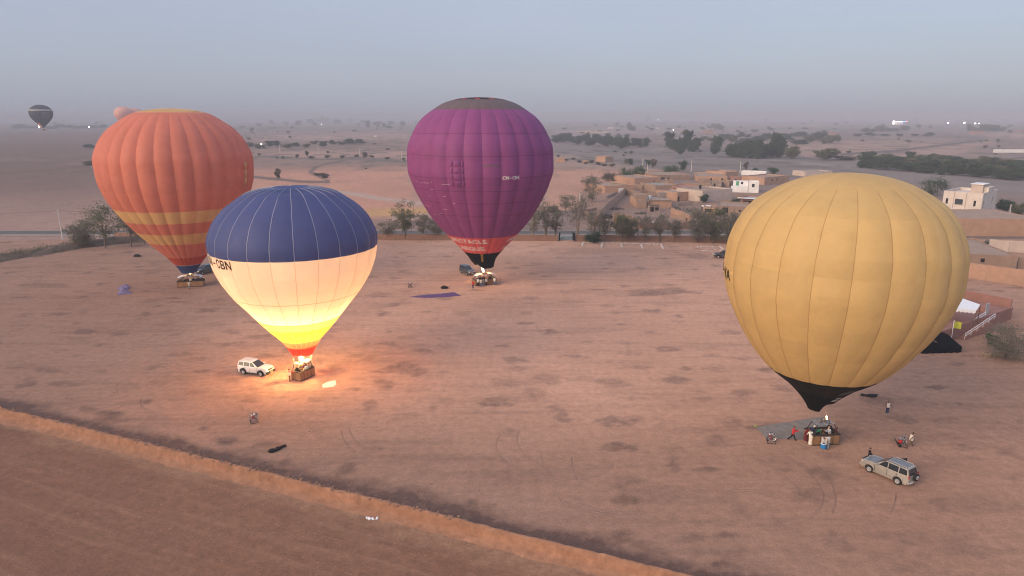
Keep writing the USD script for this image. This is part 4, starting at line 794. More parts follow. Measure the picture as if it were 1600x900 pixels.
def house(label, A, B, depth, h, mat, roof='roof_earth', front=(), side=(), left=(), wob=.10, parapet=.45, seed=1, name='mud_house', cat='house', th=.35, hollow=False, panes=True):
    """A flat-roofed house: front base from pixel A to pixel B, running back by depth. front, side, left: openings (x share, z, w, h, 'door' or 'window')."""
    a, b = at(*A), at(*B); L = float(np.linalg.norm(b - a)); rz = math.atan2(b[1] - a[1], b[0] - a[0])
    r = thing(name, label, cat, (a[0], a[1], 0), rz)
    def put(v, f, ang, ox, oy, nm, mt, **k):
        c, s = math.cos(ang), math.sin(ang); v = np.asarray(v); w = np.stack([v[:, 0] * c - v[:, 1] * s + ox, v[:, 0] * s + v[:, 1] * c + oy, v[:, 2]], -1); return obj(nm, (w, f), mt, r, **k)
    sides = [('front_wall', L, 0, 0, 0, front), ('right_wall', depth - 2 * th, PI / 2, L, th, side), ('back_wall', L, PI, L, depth, ()), ('left_wall', depth - 2 * th, -PI / 2, 0, depth - th, left)]
    for k, (nm, ln, ang, ox, oy, ops) in enumerate(sides):
        hs = [(x * ln - w / 2, z, w, hh) for x, z, w, hh, _ in ops]
        v, f = wall_panel(ln, h, th, seed * 5 + k, wob, hs); put(v, f, ang, ox, oy, nm, mat)
        for (x, z, w, hh), o in zip(hs, ops):
            m = MB().box((x + w / 2, th * .75, z + hh / 2), (w - .02, .05, hh - .02)); v, f = m.mesh(); put(v, f, ang, ox, oy, o[4], {'door': 'near_black', 'window': 'window_glass', 'opening': 'near_black', 'green_door': 'green_paint'}[o[4]])  # doors and openings are near-black plates; the dark inside is painted
            if o[4] == 'window':
                m = MB().box((x + w / 2, -.03, z - .05), (w + .2, .12, .1)); v, f = m.mesh(); put(v, f, ang, ox, oy, 'sill', mat)
    if not hollow:
        gx, gy = np.meshgrid(np.arange(12) * .9, np.arange(12) * .9); rx, ry = np.meshgrid(np.linspace(th * .9, L - th * .9, 12), np.linspace(th * .9, depth - th * .9, 12))
        obj('roof', grid(np.stack([rx, ry, (h - parapet) + .12 * (meshkit.noise(np.stack([gx, gy, 0 * gx], -1), seed) - .5)], -1)), roof, r)
    return r, L
def add_box(r, nm, c, d, mat, rz=0.0, ch=.0): obj(nm, MB().box(c, d, rz, ch), mat, r)
# the farm at the front of the village
h1, L1 = house('brown farmhouse with beam ends under its flat roof, in the middle of the farmyard', (993.5, 324.5), (1049, 324.5), 14.5, 3.1, 'orange_mud', 'roof_grey', side=[(.25, .5, 1.2, 1.0, 'window')], seed=2, parapet=.2)
for i in range(16): add_box(h1, 'beam', (.6 + i * (L1 - 1.2) / 15, -.18, 2.72), (.14, .5, .14), 'timber')
add_box(h1, 'eave', (L1 / 2, -.12, 2.92), (L1 + .3, .6, .12), 'roof_grey')
add_box(h1, 'upper_room', (2.2, 4.6, 3.75), (4.2, 6.0, 2.1), 'brown_mud', 0, .06); add_box(h1, 'upper_room', (L1 - 1.7, 10.6, 3.9), (3.0, 4.6, 2.0), 'grey_mud', 0, .05)
add_box(h1, 'buttress', (4.6, -.4, 1.55), (.7, .8, 3.1), 'brown_mud', 0, .05); add_box(h1, 'annex', (2.0, -1.0, 1.4), (3.6, 2.0, 2.8), 'brown_mud', 0, .06)
add_box(h1, 'parapet', (8.0, 13.9, 3.6), (9.0, .5, 1.2), 'brown_mud', 0, .05); add_box(h1, 'skylight_panel', (L1 + .03, 4.4, 1.0), (.08, 1.3, 1.1), 'tin')
obj('water_tank', MB().lathe([(0, 3.0), (.75, 3.0), (.78, 3.1), (.78, 4.3), (.7, 4.5), (.2, 4.6), (0, 4.62)], (6.0, 3.2, 0), 14), 'tin', h1, smooth=40)
r, L = house('open timber shed with a dark mouth standing in the farmyard', (1014.5, 331), (1031, 331), 3.2, 2.2, 'grey_mud', 'timber', front=[(.27, .1, 1.4, 1.7, 'opening'), (.72, .5, 1.4, 1.2, 'opening')], seed=9, name='shed', cat='shed', wob=.15, parapet=.0, th=.2)
for i in range(9): add_box(r, 'roof_pole', (.2 + i * (L - .4) / 8, 1.5, 2.28 + .03 * (i % 2)), (.16, 3.9, .12), 'timber', .02 * (i - 4))
px_wall('long brown mud wall running back along the left side of the farmyard', [(939, 339), (948, 330), (960, 319), (977, 303)], 3.0, .45, 'brown_mud', 11, .10)
px_wall('orange mud pier left of the dark farmyard entrance', [(931, 351.5), (942, 348.5)], 3.3, .5, 'orange_mud', 12, .15)
px_wall('bright orange sloping mud wall right of the farmyard entrance', [(958, 347.5), (972, 349), (985, 352), (1001, 358)], 2.9, .5, 'orange_mud', 13, .16)
px_wall('low brown front wall of the farmyard with a small white sign', [(1001, 358), (1040, 358.5), (1079, 357)], 2.1, .45, 'red_mud', 14, .14)
px_wall('orange mud wall slanting into the right corner of the farmyard', [(1079, 347), (1064, 340), (1049, 333.5)], 2.1, .45, 'orange_mud', 15, .12)
px_wall('short mud wall inside the right corner of the farmyard', [(1048, 340), (1062, 343), (1072, 345)], 1.2, .4, 'brown_mud', 16, .12)
p = at(1020, 357); r = thing('sign_board', 'small white sign on the low front wall of the farmyard', 'sign', (p[0], p[1] - .55, 0)); obj('board', MB().box((0, 0, 2.1), (1.2, .05, .6)), 'white_plaster', r); obj('bracket', MB().box((0, .04, 1.0), (.08, .06, 2.0)), 'timber', r)
p = at(951, 341); r = thing('tractor', 'dark old tractor parked in the farmyard entrance', 'tractor', (p[0], p[1], 0), .9)
for x, y, rad, w in ((-.7, .75, .75, .4), (-.7, -.75, .75, .4), (1.1, .6, .42, .25), (1.1, -.6, .42, .25)): obj('wheel', MB().lathe([(.1, -w / 2), (rad * .9, -w / 2), (rad, -w / 3), (rad, w / 3), (rad * .9, w / 2), (.1, w / 2)], (x, y, rad), 16, 'y'), 'leather', r)
obj('bonnet', MB().box((.75, 0, 1.05), (1.5, .6, .6), 0, .08), 'asphalt', r); obj('seat', MB().box((-.55, 0, 1.15), (.5, .5, .12), 0, .03).box((-.8, 0, 1.4), (.1, .5, .45), 0, .03), 'leather', r); obj('roof', MB().box((-.45, 0, 2.2), (1.4, 1.3, .08), 0, .03), 'asphalt', r)
obj('roof_post', MB().tube([(-.9, .5, 1.1), (-.9, .5, 2.2)], .03).tube([(-.9, -.5, 1.1), (-.9, -.5, 2.2)], .03).tube([(.1, .5, 1.1), (.1, .5, 2.2)], .03).tube([(.1, -.5, 1.1), (.1, -.5, 2.2)], .03), 'black_iron', r)
p = at(970, 303); r = thing('sheet_gate', 'white metal sheet gate at the back end of the long farmyard wall', 'gate', (p[0], p[1], 0), .5)
for i in range(5): obj('sheet', MB().box((-1.15 + i * .58, .012 * (i % 2), 1.35), (.56, .05, 2.7)), 'white_plaster', r)
# houses behind
house('long low orange house at the back left of the village', (945, 301.5), (991, 299.5), 22, 3.2, 'orange_mud', seed=3, wob=.12)
house('orange house with a raised roof behind the long low one', (991, 291), (1032, 289), 26, 4.1, 'orange_mud', seed=4, side=[(.4, .6, 1.0, 1.6, 'opening')], front=[(.75, 1.2, 1.0, 1.2, 'opening')])
house('brown house with a tan end wall and one doorway, right of the farmhouse', (1058, 314.5), (1081, 312.5), 13, 3.7, 'orange_mud', 'roof_grey', front=[(.1, .0, 1.1, 2.0, 'door')], seed=5)
house('flat brown house behind the farmhouse roof', (1024, 301), (1060, 300), 17, 3.4, 'brown_mud', 'roof_grey', front=[(.85, .6, .9, 1.2, 'opening')], seed=6)
house('low brown house with a pink roof patch behind the tan end wall', (1062, 303), (1094, 302), 16, 3.0, 'rose_mud', 'rose_mud', front=[(.2, .2, 1.0, 1.8, 'door')], seed=7)
house('mud house whose roof holes show dark, at the back of the village', (1030, 282), (1078, 281), 30, 3.0, 'brown_mud', front=[(.1, .7, 3.0, .9, 'opening'), (.3, .7, 1.2, .9, 'opening')], seed=8, wob=.16)
house('low back row of mud houses under the tall white pole', (1086, 283), (1136, 284), 30, 2.8, 'orange_mud', front=[(.5, .5, 1.1, 1.2, 'opening'), (.85, .3, 1.0, 1.6, 'door')], seed=10, wob=.14)
house('little brown house at the far end of the village, left of the white roof', (1134, 279), (1153, 277.5), 14, 3.8, 'orange_mud', seed=12)
house('ruined mud house with two dark windows behind the white house', (1194, 289), (1232, 285.5), 14, 3.9, 'orange_mud', front=[(.32, 1.6, 1.1, 1.2, 'opening'), (.5, 1.6, 1.0, 1.2, 'opening')], seed=13, wob=.25)
r, L = house('big pale blank walled block in the middle right of the village', (1097, 316), (1143, 312), 15, 4.7, 'pale_plaster', 'roof_earth', seed=14, wob=.04)
add_box(r, 'chimney', (7.9, 9.0, 5.2), (.7, .7, 1.6), 'near_black'); obj('rooftop_dish', MB().lathe([(0, 0), (.3, .06), (.55, .22)], (12.5, 9, 4.9), 12).tube([(12.5, 9, 4.3), (12.5, 9, 4.95)], .05), 'asphalt', r)
r, L = house('white house with a green door and dark window, left of the yellow balloon', (1169, 301), (1185, 301.5), 8.5, 5.0, 'white_plaster', 'white_plaster', front=[(.45, 2.6, 1.2, 1.5, 'window')], side=[(.5, 2.4, .9, 1.2, 'window')], seed=15, wob=0)
add_box(r, 'lower_wing', (-4.0, 1.6, 1.35), (7.6, 3.2, 2.7), 'white_plaster'); add_box(r, 'upper_wing', (-3.6, 5.2, 2.5), (6.8, 3.4, 5.0), 'white_plaster'); add_box(r, 'green_door', (-5.0, 3.46, 3.9), (1.3, .08, 2.0), 'green_paint'); add_box(r, 'window', (-3.0, 3.47, 4.1), (1.0, .06, 1.1), 'window_glass')
house('low mud house with a square dark doorway, beside the yellow balloon', (1119, 334), (1170, 336), 16, 2.9, 'brown_mud', 'roof_earth', front=[(.28, .5, 1.8, 1.9, 'opening'), (.72, 1.0, .7, .7, 'opening')], seed=16, wob=.16)
house('crumbling mud outhouse in front of the pale block', (1098, 332), (1118, 333), 9, 2.0, 'orange_mud', 'roof_earth', front=[(.4, .2, 2.2, 1.2, 'opening')], seed=17, wob=.28)
p = at(1104, 329); r = thing('parked_van', 'small white roofed van among the mud walls left of the yellow balloon', 'van', (p[0], p[1], 0), .1)
obj('body', MB().box((0, 0, .95), (3.9, 1.7, 1.1), 0, .12), 'asphalt', r); obj('roof', MB().box((-.2, 0, 1.75), (3.2, 1.6, .5), 0, .12), 'white_plaster', r); obj('windscreen', MB().box((1.45, 0, 1.55), (.3, 1.4, .45), 0, .05), 'window_glass', r)
for sx in (-1.2, 1.2):
    for sy in (-.75, .75): obj('wheel', MB().lathe([(.05, -.1), (.28, -.1), (.32, 0), (.28, .1), (.05, .1)], (sx, sy, .32), 14, 'y'), 'leather', r)
r, L = house('white roofed low shed at the top edge of the village', (1158, 273.5), (1196, 275), 5, 2.6, 'white_plaster', 'white_plaster', seed=18, wob=0, name='shed', cat='shed')
r, L = house('low house with a white tin awning next to the yellow balloon edge', (1155, 320), (1182, 322), 9, 3.0, 'rose_mud', 'tin', front=[(.5, .3, 4.0, 1.6, 'opening')], seed=19, wob=.05)
add_box(r, 'awning', (L / 2, -.9, 2.95), (L + .6, 2.4, .12), 'white_plaster')
house('grey low wall house with a white patch behind the big yellow balloon top', (1258, 276), (1300, 275), 12, 3.0, 'pale_plaster', 'roof_grey', seed=20)
for i, (A, B, h, lab) in enumerate((((908, 333), (925, 336), .9, 'broken pale wall by the lone olive tree'), ((1050, 303), (1058, 297), 2.4, 'short tan wall joining two houses behind the farmyard'), ((1082, 313), (1097, 316), 2.2, 'grey wall between the tan house and the pale block'), ((1000, 310), (978, 304), 2.6, 'brown wall closing the back of the farmyard'), ((1150, 312), (1178, 312), 2.2, 'brown wall in front of the white house'), ((1066, 292), (1110, 293), 2.2, 'long back wall above the pale block'))): px_wall(lab, [A, B], h, .4, 'brown_mud', 40 + i, .15)
for i, (A, B, d, h, m, lab) in enumerate((((1064, 297.5), (1071, 297.5), 5, 2.6, 'brown_mud', 'tiny brown hut on the rise behind the tan end wall'), ((1112, 292), (1127, 292.5), 7, 2.6, 'grey_mud', 'grey hut above the pale blank block'), ((1139, 292), (1149, 291), 6, 3.0, 'brown_mud', 'brown hut just left of the white house'), ((1003, 297), (1016, 296.5), 8, 2.4, 'brown_mud', 'sunken brown court house behind the farmhouse'), ((1085, 309), (1096, 310), 5, 2.4, 'grey_mud', 'grey lean to between the tan end wall and the pale block'), ((1150, 328), (1163, 329), 6, 2.4, 'rose_mud', 'rose hut beside the white tin awning'), ((1098, 287), (1110, 287), 9, 2.2, 'brown_mud', 'low brown hut in the back row of the village'), ((1146, 285), (1158, 285), 8, 2.8, 'rose_mud', 'rose hut behind the white house'), ((1043, 291), (1052, 291), 6, 3.2, 'brown_mud', 'brown tower hut behind the flat brown house'), ((968, 299), (983, 298), 7, 3.0, 'brown_mud', 'brown block at the head of the long farmyard wall'), ((1122, 322), (1133, 323), 5, 1.8, 'brown_mud', 'crumbled hut behind the low mud house'))): house(lab, A, B, d, h, m, ['roof_earth', 'roof_grey'][i % 2], front=[(.3, .2, .9, 1.6, 'opening')] if i % 3 else (), seed=120 + i, wob=.22)
for i, (pts, h, lab) in enumerate((([(1081, 300), (1112, 301), (1140, 301)], 1.7, 'low mud wall in front of the back row of the village'), ([(1060, 322), (1082, 321), (1097, 321)], 1.5, 'broken mud wall across the yard right of the farmhouse'), ([(985, 306), (1000, 305), (1012, 304)], 2.0, 'mud wall joining the farmyard to the back houses'), ([(1083, 338), (1100, 339), (1116, 341)], 1.8, 'grey mud wall at the foot of the low mud house'), ([(1128, 345), (1150, 346), (1170, 348)], 2.2, 'mud wall behind the thicket by the yellow balloon'), ([(1150, 283), (1170, 281), (1192, 280)], 1.8, 'mud wall running from the white house to the ruin'), ([(905, 336), (918, 331), (932, 328)], 1.0, 'low pale bank wall in the scrub left of the compound'), ([(948, 310), (958, 306), (966, 304)], 1.2, 'low wall outside the long farmyard wall'))): px_wall(lab, pts, h, .4, ['brown_mud', 'grey_mud', 'orange_mud'][i % 3], 140 + i, .22)
plain('scrap', (.11, .095, .085), vary=.5, scale=2)
for i, (px, py, s_, lab) in enumerate(((1004, 334, 1.3, 'dark heap of scrap in the farmyard near the shed'), (1060, 327, 1.6, 'dark rubbish heap in the yard right of the farmhouse'), (1140, 342, 1.4, 'dark heap by the low mud house'), (1078, 331, 1.0, 'small heap in the yard corner right of the farmhouse'), (962, 327, 1.2, 'heap of brushwood along the long farmyard wall'), (1128, 305, 1.2, 'heap of rubble on the ground before the white house'), (1530, 381, 1.6, 'heap of rubble in the dark yard by the pale block wall'), (1560, 386, 1.3, 'second heap of rubble by the pale block wall'))):
    q0 = at(px, py); obj('scrap_heap', clods(26, lambda r, n: q0 + np.stack([r.normal(0, s_, n), r.normal(0, s_ * .7, n), np.abs(r.normal(.2, .25, n))], 1), .2, .6, 200 + i), 'scrap', label=lab, cat='heap', kind='stuff')
for i, (A, B, d, h, lab, m) in enumerate((((932, 253.2), (945.5, 253.8), 11, 4.6, 'small bright orange farmhouse alone on the rise, the larger of two', 'orange_mud'), ((946.5, 253.8), (958, 253.2), 12, 3.8, 'darker right side of the orange farmhouse on the rise, a brown block', 'brown_mud'), ((869, 254), (882.5, 254), 9, 3.4, 'orange farmhouse on the rise next to the purple balloon', 'orange_mud'), ((912, 255), (918, 255), 5, 2.2, 'tiny orange hut between the farmhouses on the rise', 'orange_mud'))): house(lab, A, B, d, h, m, seed=60 + i)  # brown block stands in for the darker side of the orange farmhouse
# far farmsteads on the plain
for i, (x0, x1, y, h, m, lab) in enumerate(((1101, 1115, 208, 6.0, 'rose_mud', 'salmon house far out on the plain above the dark clumps'), (904, 924, 207, 3.5, 'pale_plaster', 'long pale farm wall far out right of the purple balloon'), (926, 950, 207.5, 2.5, 'pale_plaster', 'lower pale farm wall right of the long one'), (950, 958, 201, 5, 'cream_plaster', 'tiny pale house with a bright roof far right of the purple balloon'), (1064, 1078, 206, 3, 'brown_mud', 'faint brown farm on the far plain'), (1026, 1031, 201, 4, 'cream_plaster', 'speck of a pale hut on the far plain'), (1523, 1538, 210, 7, 'rose_mud', 'rose house by the far right trees'), (1595, 1612, 207, 6, 'red_mud', 'dark red barn at the far right edge'), (1296, 1310, 211, 5, 'rose_mud', 'faint rose hut on the far plain behind the grove'), (1450, 1477, 193, 9, 'pale_plaster', 'long hazy building right of the lit petrol station'), (1145, 1175, 186.5, 10, 'white_plaster', 'long white building on the horizon'), (861, 868, 187, 12, 'white_plaster', 'white speck of a building on the horizon by the purple balloon'), (138, 152, 199.2, 7, 'pale_plaster', 'hazy pale hangar near the lamp on the dark left plain'), (105, 112, 199, 5, 'pale_plaster', 'hazy pale shed right of the small far balloon'), (584, 588, 214, 3, 'cream_plaster', 'speck of a pale hut left of the purple balloon'))): house(lab, (x0, y), (x1, y), (x1 - x0) * .7 * math.hypot(*at(x0, y)[:2]) / FPX, h, m, m, seed=80 + i, wob=0, name='far_house', th=.4)
a, b = at(1552, 238.5), at(1612, 238.5); m = MB().box((0, 0, 1.7), (np.linalg.norm(b - a), .5, 3.4)); c = (a + b) / 2; r = thing('garden_wall', 'bright white wall at the right edge of the plain', 'wall', (c[0], c[1], 0)); obj('wall', m, 'white_plaster', r); add_box(r, 'coping', (0, 0, 3.45), (np.linalg.norm(b - a) + .2, .7, .1), 'cream_plaster')
# right-hand side: two-storey white house
C_ = at(1530, 345)[:2]; rz_ = math.radians(-47); ux, uy = np.array([math.cos(rz_), math.sin(rz_)]), np.array([-math.sin(rz_), math.cos(rz_)])
Ls = np.linspace(4, 40, 400); L_f = float(Ls[np.argmin(np.abs(pix(np.array([[*(C_ - ux * l), 6.0] for l in Ls]))[:, 0] - 1473))]); L_s = float(Ls[np.argmin(np.abs(pix(np.array([[*(C_ + uy * l), 6.0] for l in Ls]))[:, 0] - 1557))])
A_ = C_ - ux * L_f; hs_ = np.linspace(6, 20, 200); H_v = float(hs_[np.argmin(np.abs(pix(np.array([[*C_, h] for h in hs_]))[:, 1] - 302))])
r, L = house('unfinished cream two storey house on the right, behind the brown flat roofs', pix(np.array([*A_, 0.0])), pix(np.array([*C_, 0.0])), L_s, H_v, 'cream_plaster', 'cream_plaster', front=[(.11, H_v - 4.4, .7, 1.9, 'opening'), (.42, H_v - 4.4, 2.4, 1.9, 'window'), (.42, H_v - 7.6, 3.6, 1.3, 'opening'), (.82, H_v - 4.6, .7, 1.9, 'opening')], side=[(.1, H_v - 4.8, 1.3, 1.9, 'window'), (.36, H_v - 2.8, .6, 1.1, 'opening'), (.72, H_v - 4.2, 1.3, 2.1, 'window'), (.36, H_v - 8.4, 1.2, 1.8, 'window'), (.66, H_v - 8.0, 1.2, 2.0, 'window')], seed=90, wob=0, name='villa', parapet=.9); D_ = L_s
add_box(r, 'string_course', (L / 2, -.05, H_v - 5.9), (L + .1, .12, .25), 'cream_plaster'); add_box(r, 'corner_pier', (.26 * L, -.18, H_v / 2), (.5, .4, H_v + .1), 'cream_plaster'); add_box(r, 'corner_pier', (.57 * L, -.18, H_v / 2), (.5, .4, H_v + .1), 'cream_plaster')
add_box(r, 'balcony', (.42 * L, -.7, H_v - 6.1), (4.4, 1.4, .25), 'white_plaster'); add_box(r, 'roof_room', (.72 * L, D_ * .45, H_v + .9), (L * .3, D_ * .35, 3.0), 'pale_plaster', 0, .04); add_box(r, 'roof_slab', (.72 * L, D_ * .45, H_v + 2.5), (L * .34, D_ * .4, .2), 'white_plaster'); add_box(r, 'stair_block', (.93 * L, D_ * .55, H_v + .5), (1.5, D_ * .4, 2.0), 'cream_plaster', 0, .03)
house('long brown flat roofed building in front of the cream house', (1500, 369), (1625, 369.5), 22, 5.2, 'orange_mud', 'roof_earth', seed=91, wob=.06, parapet=.12)
p = at(1507, 366); px_wall('crumbled wall stub at the right edge of the yellow balloon', [(1500, 387), (1530, 388)], 3.0, .5, 'orange_mud', 92, .3); px_wall('pale block wall at the right edge below the long flat roof', [(1544, 391), (1575, 393.5), (1625, 396)], 3.0, .4, 'pale_plaster', 93, .05)
house('mud house with one square black window, right of the yellow balloon', (1513, 424), (1585, 427), 22, 4.0, 'brown_mud', 'roof_earth', seed=94, wob=.1, parapet=.15, side=[(.3, 1, .8, .8, 'opening')], left=[(.5, 1, .8, .8, 'opening')], front=[(.28, 2.2, .9, .9, 'opening')])
px_wall('short brown wall end at the right edge above the long orange wall', [(1588, 424), (1625, 426)], 3.2, .5, 'brown_mud', 95, .06)
px_wall('long smooth orange wall running to the right edge below the mud house', [(1490, 430), (1540, 438), (1625, 451)], 3.4, .5, 'orange_mud', 96, .05)
# rose compound with canopy, steps, tent
def rose():
    A, B = at(1494, 527), at(1576, 498); L = np.linalg.norm(B - A); rz = math.atan2(B[1] - A[1], B[0] - A[0])
    r = thing('rose_compound', 'rose red walled building with a white canopy, right of the yellow balloon', 'building', (A[0], A[1], 0), rz)
    d = 17.0; h = 2.0
    P, Q = np.meshgrid(np.linspace(-6, L, 20), np.linspace(0, d, 20)); obj('terrace', grid(np.stack([P, Q, h + 0 * P], -1)), 'rose_plaster', r)
    for nm, c, s in (('front_wall', (L / 2 - 3, -.2, h / 2 + .1), (L + 6, .4, h + .2)), ('right_wall', (L + .2, d / 2, h / 2 + .75), (.4, d - .01, h + 1.5)), ('back_wall', (L / 2 - 3, d + .2, h / 2 + 1.0), (L + 6.8, .4, h + 2.0)), ('left_wall', (-6.2, d / 2, h / 2 + .3), (.4, d - .01, h + .6)), ('inner_wall', (L * .62, d * .45, h + .5), (.35, d * .8, 1.0))): obj(nm, MB().box(c, s, 0, .05), 'rose_plaster', r)
    return r, A, B, L, rz
r, A, B, L, rz = rose()
def cpt(px, py, z): 
    p = at(px, py, z); c, s = math.cos(-rz), math.sin(-rz); q = p[:2] - A[:2]; return np.array([c * q[0] - s * q[1], s * q[0] + c * q[1], z])
q = [cpt(1478, 480, 4.6), cpt(1526, 485, 4.6), cpt(1532, 476, 4.9), cpt(1504, 466, 5.0), cpt(1478, 462, 5.0)]
m = MB(); n = 24; e0, e1 = q[0], q[1]; f0, f1 = q[4], q[2]
u = np.linspace(0, 1, n)[:, None]; fr = e0 + (e1 - e0) * u; bk = np.where(u < .6, f0 + (q[3] - f0) * u / .6, q[3] + (f1 - q[3]) * (u - .6) / .4)
top = np.stack([fr, bk]); v, f = grid(top); val = fr.copy(); val[:, 2] -= .45 + .18 * (np.arange(n) % 3 == 0); v2, f2 = grid(np.stack([val, fr])); m.add(v, f).add(v2, f2).add(v - [0, 0, .04], f[:, ::-1]); obj('canopy', m, 'canopy_cloth', r)
for k in (e0, e1, f0, f1): obj('canopy_pole', MB().tube([[k[0], k[1], 2.0], k], .06), 'timber', r)
k = cpt(1541, 493, 2.0); obj('white_door', MB().box((k[0], k[1] + .0, 3.05), (1.1, .12, 2.1)), 'tin', r)
# steps with a pale handrail, down the front of the compound
s0, s1 = cpt(1541, 496, 2.0), cpt(1494, 527, .1); m = MB(); N = 10
for i in range(N):
    c = s0 + (s1 - s0) * (i + .5) / N; obj('step', MB().box((c[0], c[1] - .55, c[2] / 2 + .05), (abs(s1 - s0)[0] / N * 1.02, 1.3, max(c[2], .15))), 'rose_plaster', r)
for off in (-1.25, .15):
    for dz in (.95, .55): obj('handrail', MB().tube([s0 + [0, off, dz], s1 + [0, off, dz]], .05), 'canopy_cloth', r)
    for i in range(6): c = s0 + (s1 - s0) * i / 5; obj('rail_post', MB().tube([c + [0, off, 0], c + [0, off, .97]], .04), 'canopy_cloth', r)
def tent():
    a, b = at(1441, 553), at(1502, 551); L = np.linalg.norm(b - a); rz = math.atan2(b[1] - a[1], b[0] - a[0])
    r = thing('black_tent', 'low black nomad tent half hidden behind the yellow balloon', 'tent', (a[0], a[1], 0), rz)
    X, Y = np.meshgrid(np.linspace(0, 1, 40), np.linspace(0, 1, 30)); rid = np.maximum(0, 1 - np.abs(Y - .55) / .55); 
    z = .95 + 1.65 * rid ** 1.15 * (.55 + .45 * (1 - np.abs(X * 2 - 1) ** 1.5)) - .25 * np.sin(PI * X * 3) ** 2 * (1 - rid) + .08 * (meshkit.fbm(np.stack([X * 8, Y * 8, 0 * X], -1), 3, 3) - .5)
    v, f = grid(np.stack([X * L, Y * 6.0, z], -1)); obj('roof', MB().add(v, f).add(v - [0, 0, .03], f[:, ::-1]), 'tent_cloth', r, smooth=True)
    for nm, sel in (('front_panel', 0), ('back_panel', -1)):
        t = np.stack([X[sel] * L, Y[sel] * 6.0, z[sel]], -1); bt = t.copy(); bt[:, 2] = 0; bt[:, 1] += .25 * np.sin(X[sel] * 40) * .4; obj(nm, grid(np.stack([bt, t])), 'tent_cloth', r)
    for nm, sel in (('side_panel', 0), ('side_panel', -1)):
        t = np.stack([X[:, sel] * L, Y[:, sel] * 6.0, z[:, sel]], -1); bt = t.copy(); bt[:, 2] = 0; obj(nm, grid(np.stack([bt, t])), 'tent_cloth', r)
    for x in (.25, .5, .75): obj('pole', MB().tube([(x * L, 3.3, 0), (x * L, 3.3, 2.9)], .05), 'timber', r)
    obj('trim', MB().box((L * .33, 1.2, 1.75), (.16, 2.6, .05)).mesh(), 'timber', r)
plain('tent_cloth', (.008, .008, .009), rough=.95, vary=.3, scale=2, spec=.03); plain('yellow_flag_cloth', (.50, .50, .07)); tent()
p = at(1486, 533); r = thing('flag', 'yellow green banner on a white pole above the black tent', 'flag', (p[0], p[1], 0))
obj('pole', MB().tube([(0, 0, 0), (0, 0, 3.4)], .05), 'canopy_cloth', r); X, Y = np.meshgrid(np.linspace(0, 1.15, 12), np.linspace(0, 1.1, 8)); v, f = grid(np.stack([.05 + X, .15 * np.sin(X * 3) * X, 2.15 + Y - .16 * X], -1)); obj('banner', MB().add(v, f[:, ::-1]).add(v + [0, .02, 0], f), 'yellow_flag_cloth', r, smooth=True)
plain('straw', (.42, .32, .19)); p = at(1546, 557); obj('straw_heap', leaves(np.random.default_rng(3), np.array([[p[0] + x, p[1] + y, .12] for x, y in ((0, 0), (.5, .1), (1.1, 0), (-.6, .1), (3.2, -.9), (3.4, -1.4))]), 60, np.tile([.4, .25, .12], (6, 1)), .12), 'straw', label='scraps of dry straw on the dirt in front of the thorny bush', cat='straw', kind='stuff')

# ------------------------------------------------------------------ poles, wires, distant lamps
def pole(px, py, top, label, arm=False):
    b = at(px, py); d = math.hypot(*b[:2]); h = (py - top) / FPX * d * 1.03; r = thing('utility_pole', label, 'pole', (b[0], b[1], 0))
    obj('shaft', MB().tube([(0, 0, 0), (0, 0, h)], [.30 if d > 250 else .2, .17 if d > 250 else .11], 8), 'concrete', r, smooth=True)
    w = .9 if not arm else 4.0; obj('crossarm', MB().box((0, 0, h - .35), (w, .12, .12) if not arm else (w, .25, .25)), 'concrete', r); obj('insulator', MB().lathe([(0, 0), (.09, 0), (.09, .2), (0, .2)], (w / 2 - .1, 0, h - .29), 6), 'leather', r); obj('insulator', MB().lathe([(0, 0), (.09, 0), (.09, .2), (0, .2)], (-w / 2 + .1, 0, h - .29), 6), 'leather', r)
    return np.array([b[0], b[1], h])
t0 = pole(98, 375, 336, 'white concrete pole left of the berm trees, by the road')
for x, y, t, lab, arm in ((437.5, 239, 226, 'concrete pole in the field left of centre, first of the row behind the blue balloon', 0), (497.5, 241, 228, 'concrete pole second of the row behind the blue balloon', 0), (562, 245, 232, 'concrete pole third of the row behind the blue balloon', 0), (628, 251.5, 237, 'concrete pole of the row closest to the purple balloon', 0), (394.5, 217.5, 206, 'far pylon with a crossarm next to the orange balloon', 1), (474, 201, 193.5, 'pale mast on the far plain left of the purple balloon', 0), (1004, 267, 248.5, 'slim pale pole behind the orange houses, left of a pair', 0), (1011, 277, 257, 'slim pale pole behind the orange houses, right of a pair', 0), (1080, 268.5, 252, 'pale pole at the back of the village', 0), (1156.5, 270.5, 254, 'pale pole by the white roofed shed', 0), (1577, 337, 323, 'pale pole on the right behind the dark bush', 0), (906, 313, 301, 'short white post by the lone olive tree', 0), (1118, 203, 193, 'faint mast on the far plain over the salmon house', 0), (85, 210, 203, 'faint pole on the dark left plain', 0)): pole(x, y, t, lab, arm)
def wire(a, b, sag, label):
    t = np.linspace(0, 1, 24)[:, None]; p = np.asarray(a) + (np.asarray(b) - np.asarray(a)) * t; p[:, 2] -= sag * 4 * (t * (1 - t))[:, 0]; obj('power_line', MB().tube(p, .022, 4, False), 'leather', label=label, cat='wire')
wire(t0 - [0, 0, .3], t0 + [-75, -3, -.8], 1.0, 'thin power line running left from the white concrete pole'); wire(t0 - [0, 0, .3], t0 + [70, 1.5, -.4], 1.0, 'thin power line running right from the white concrete pole to the trees')
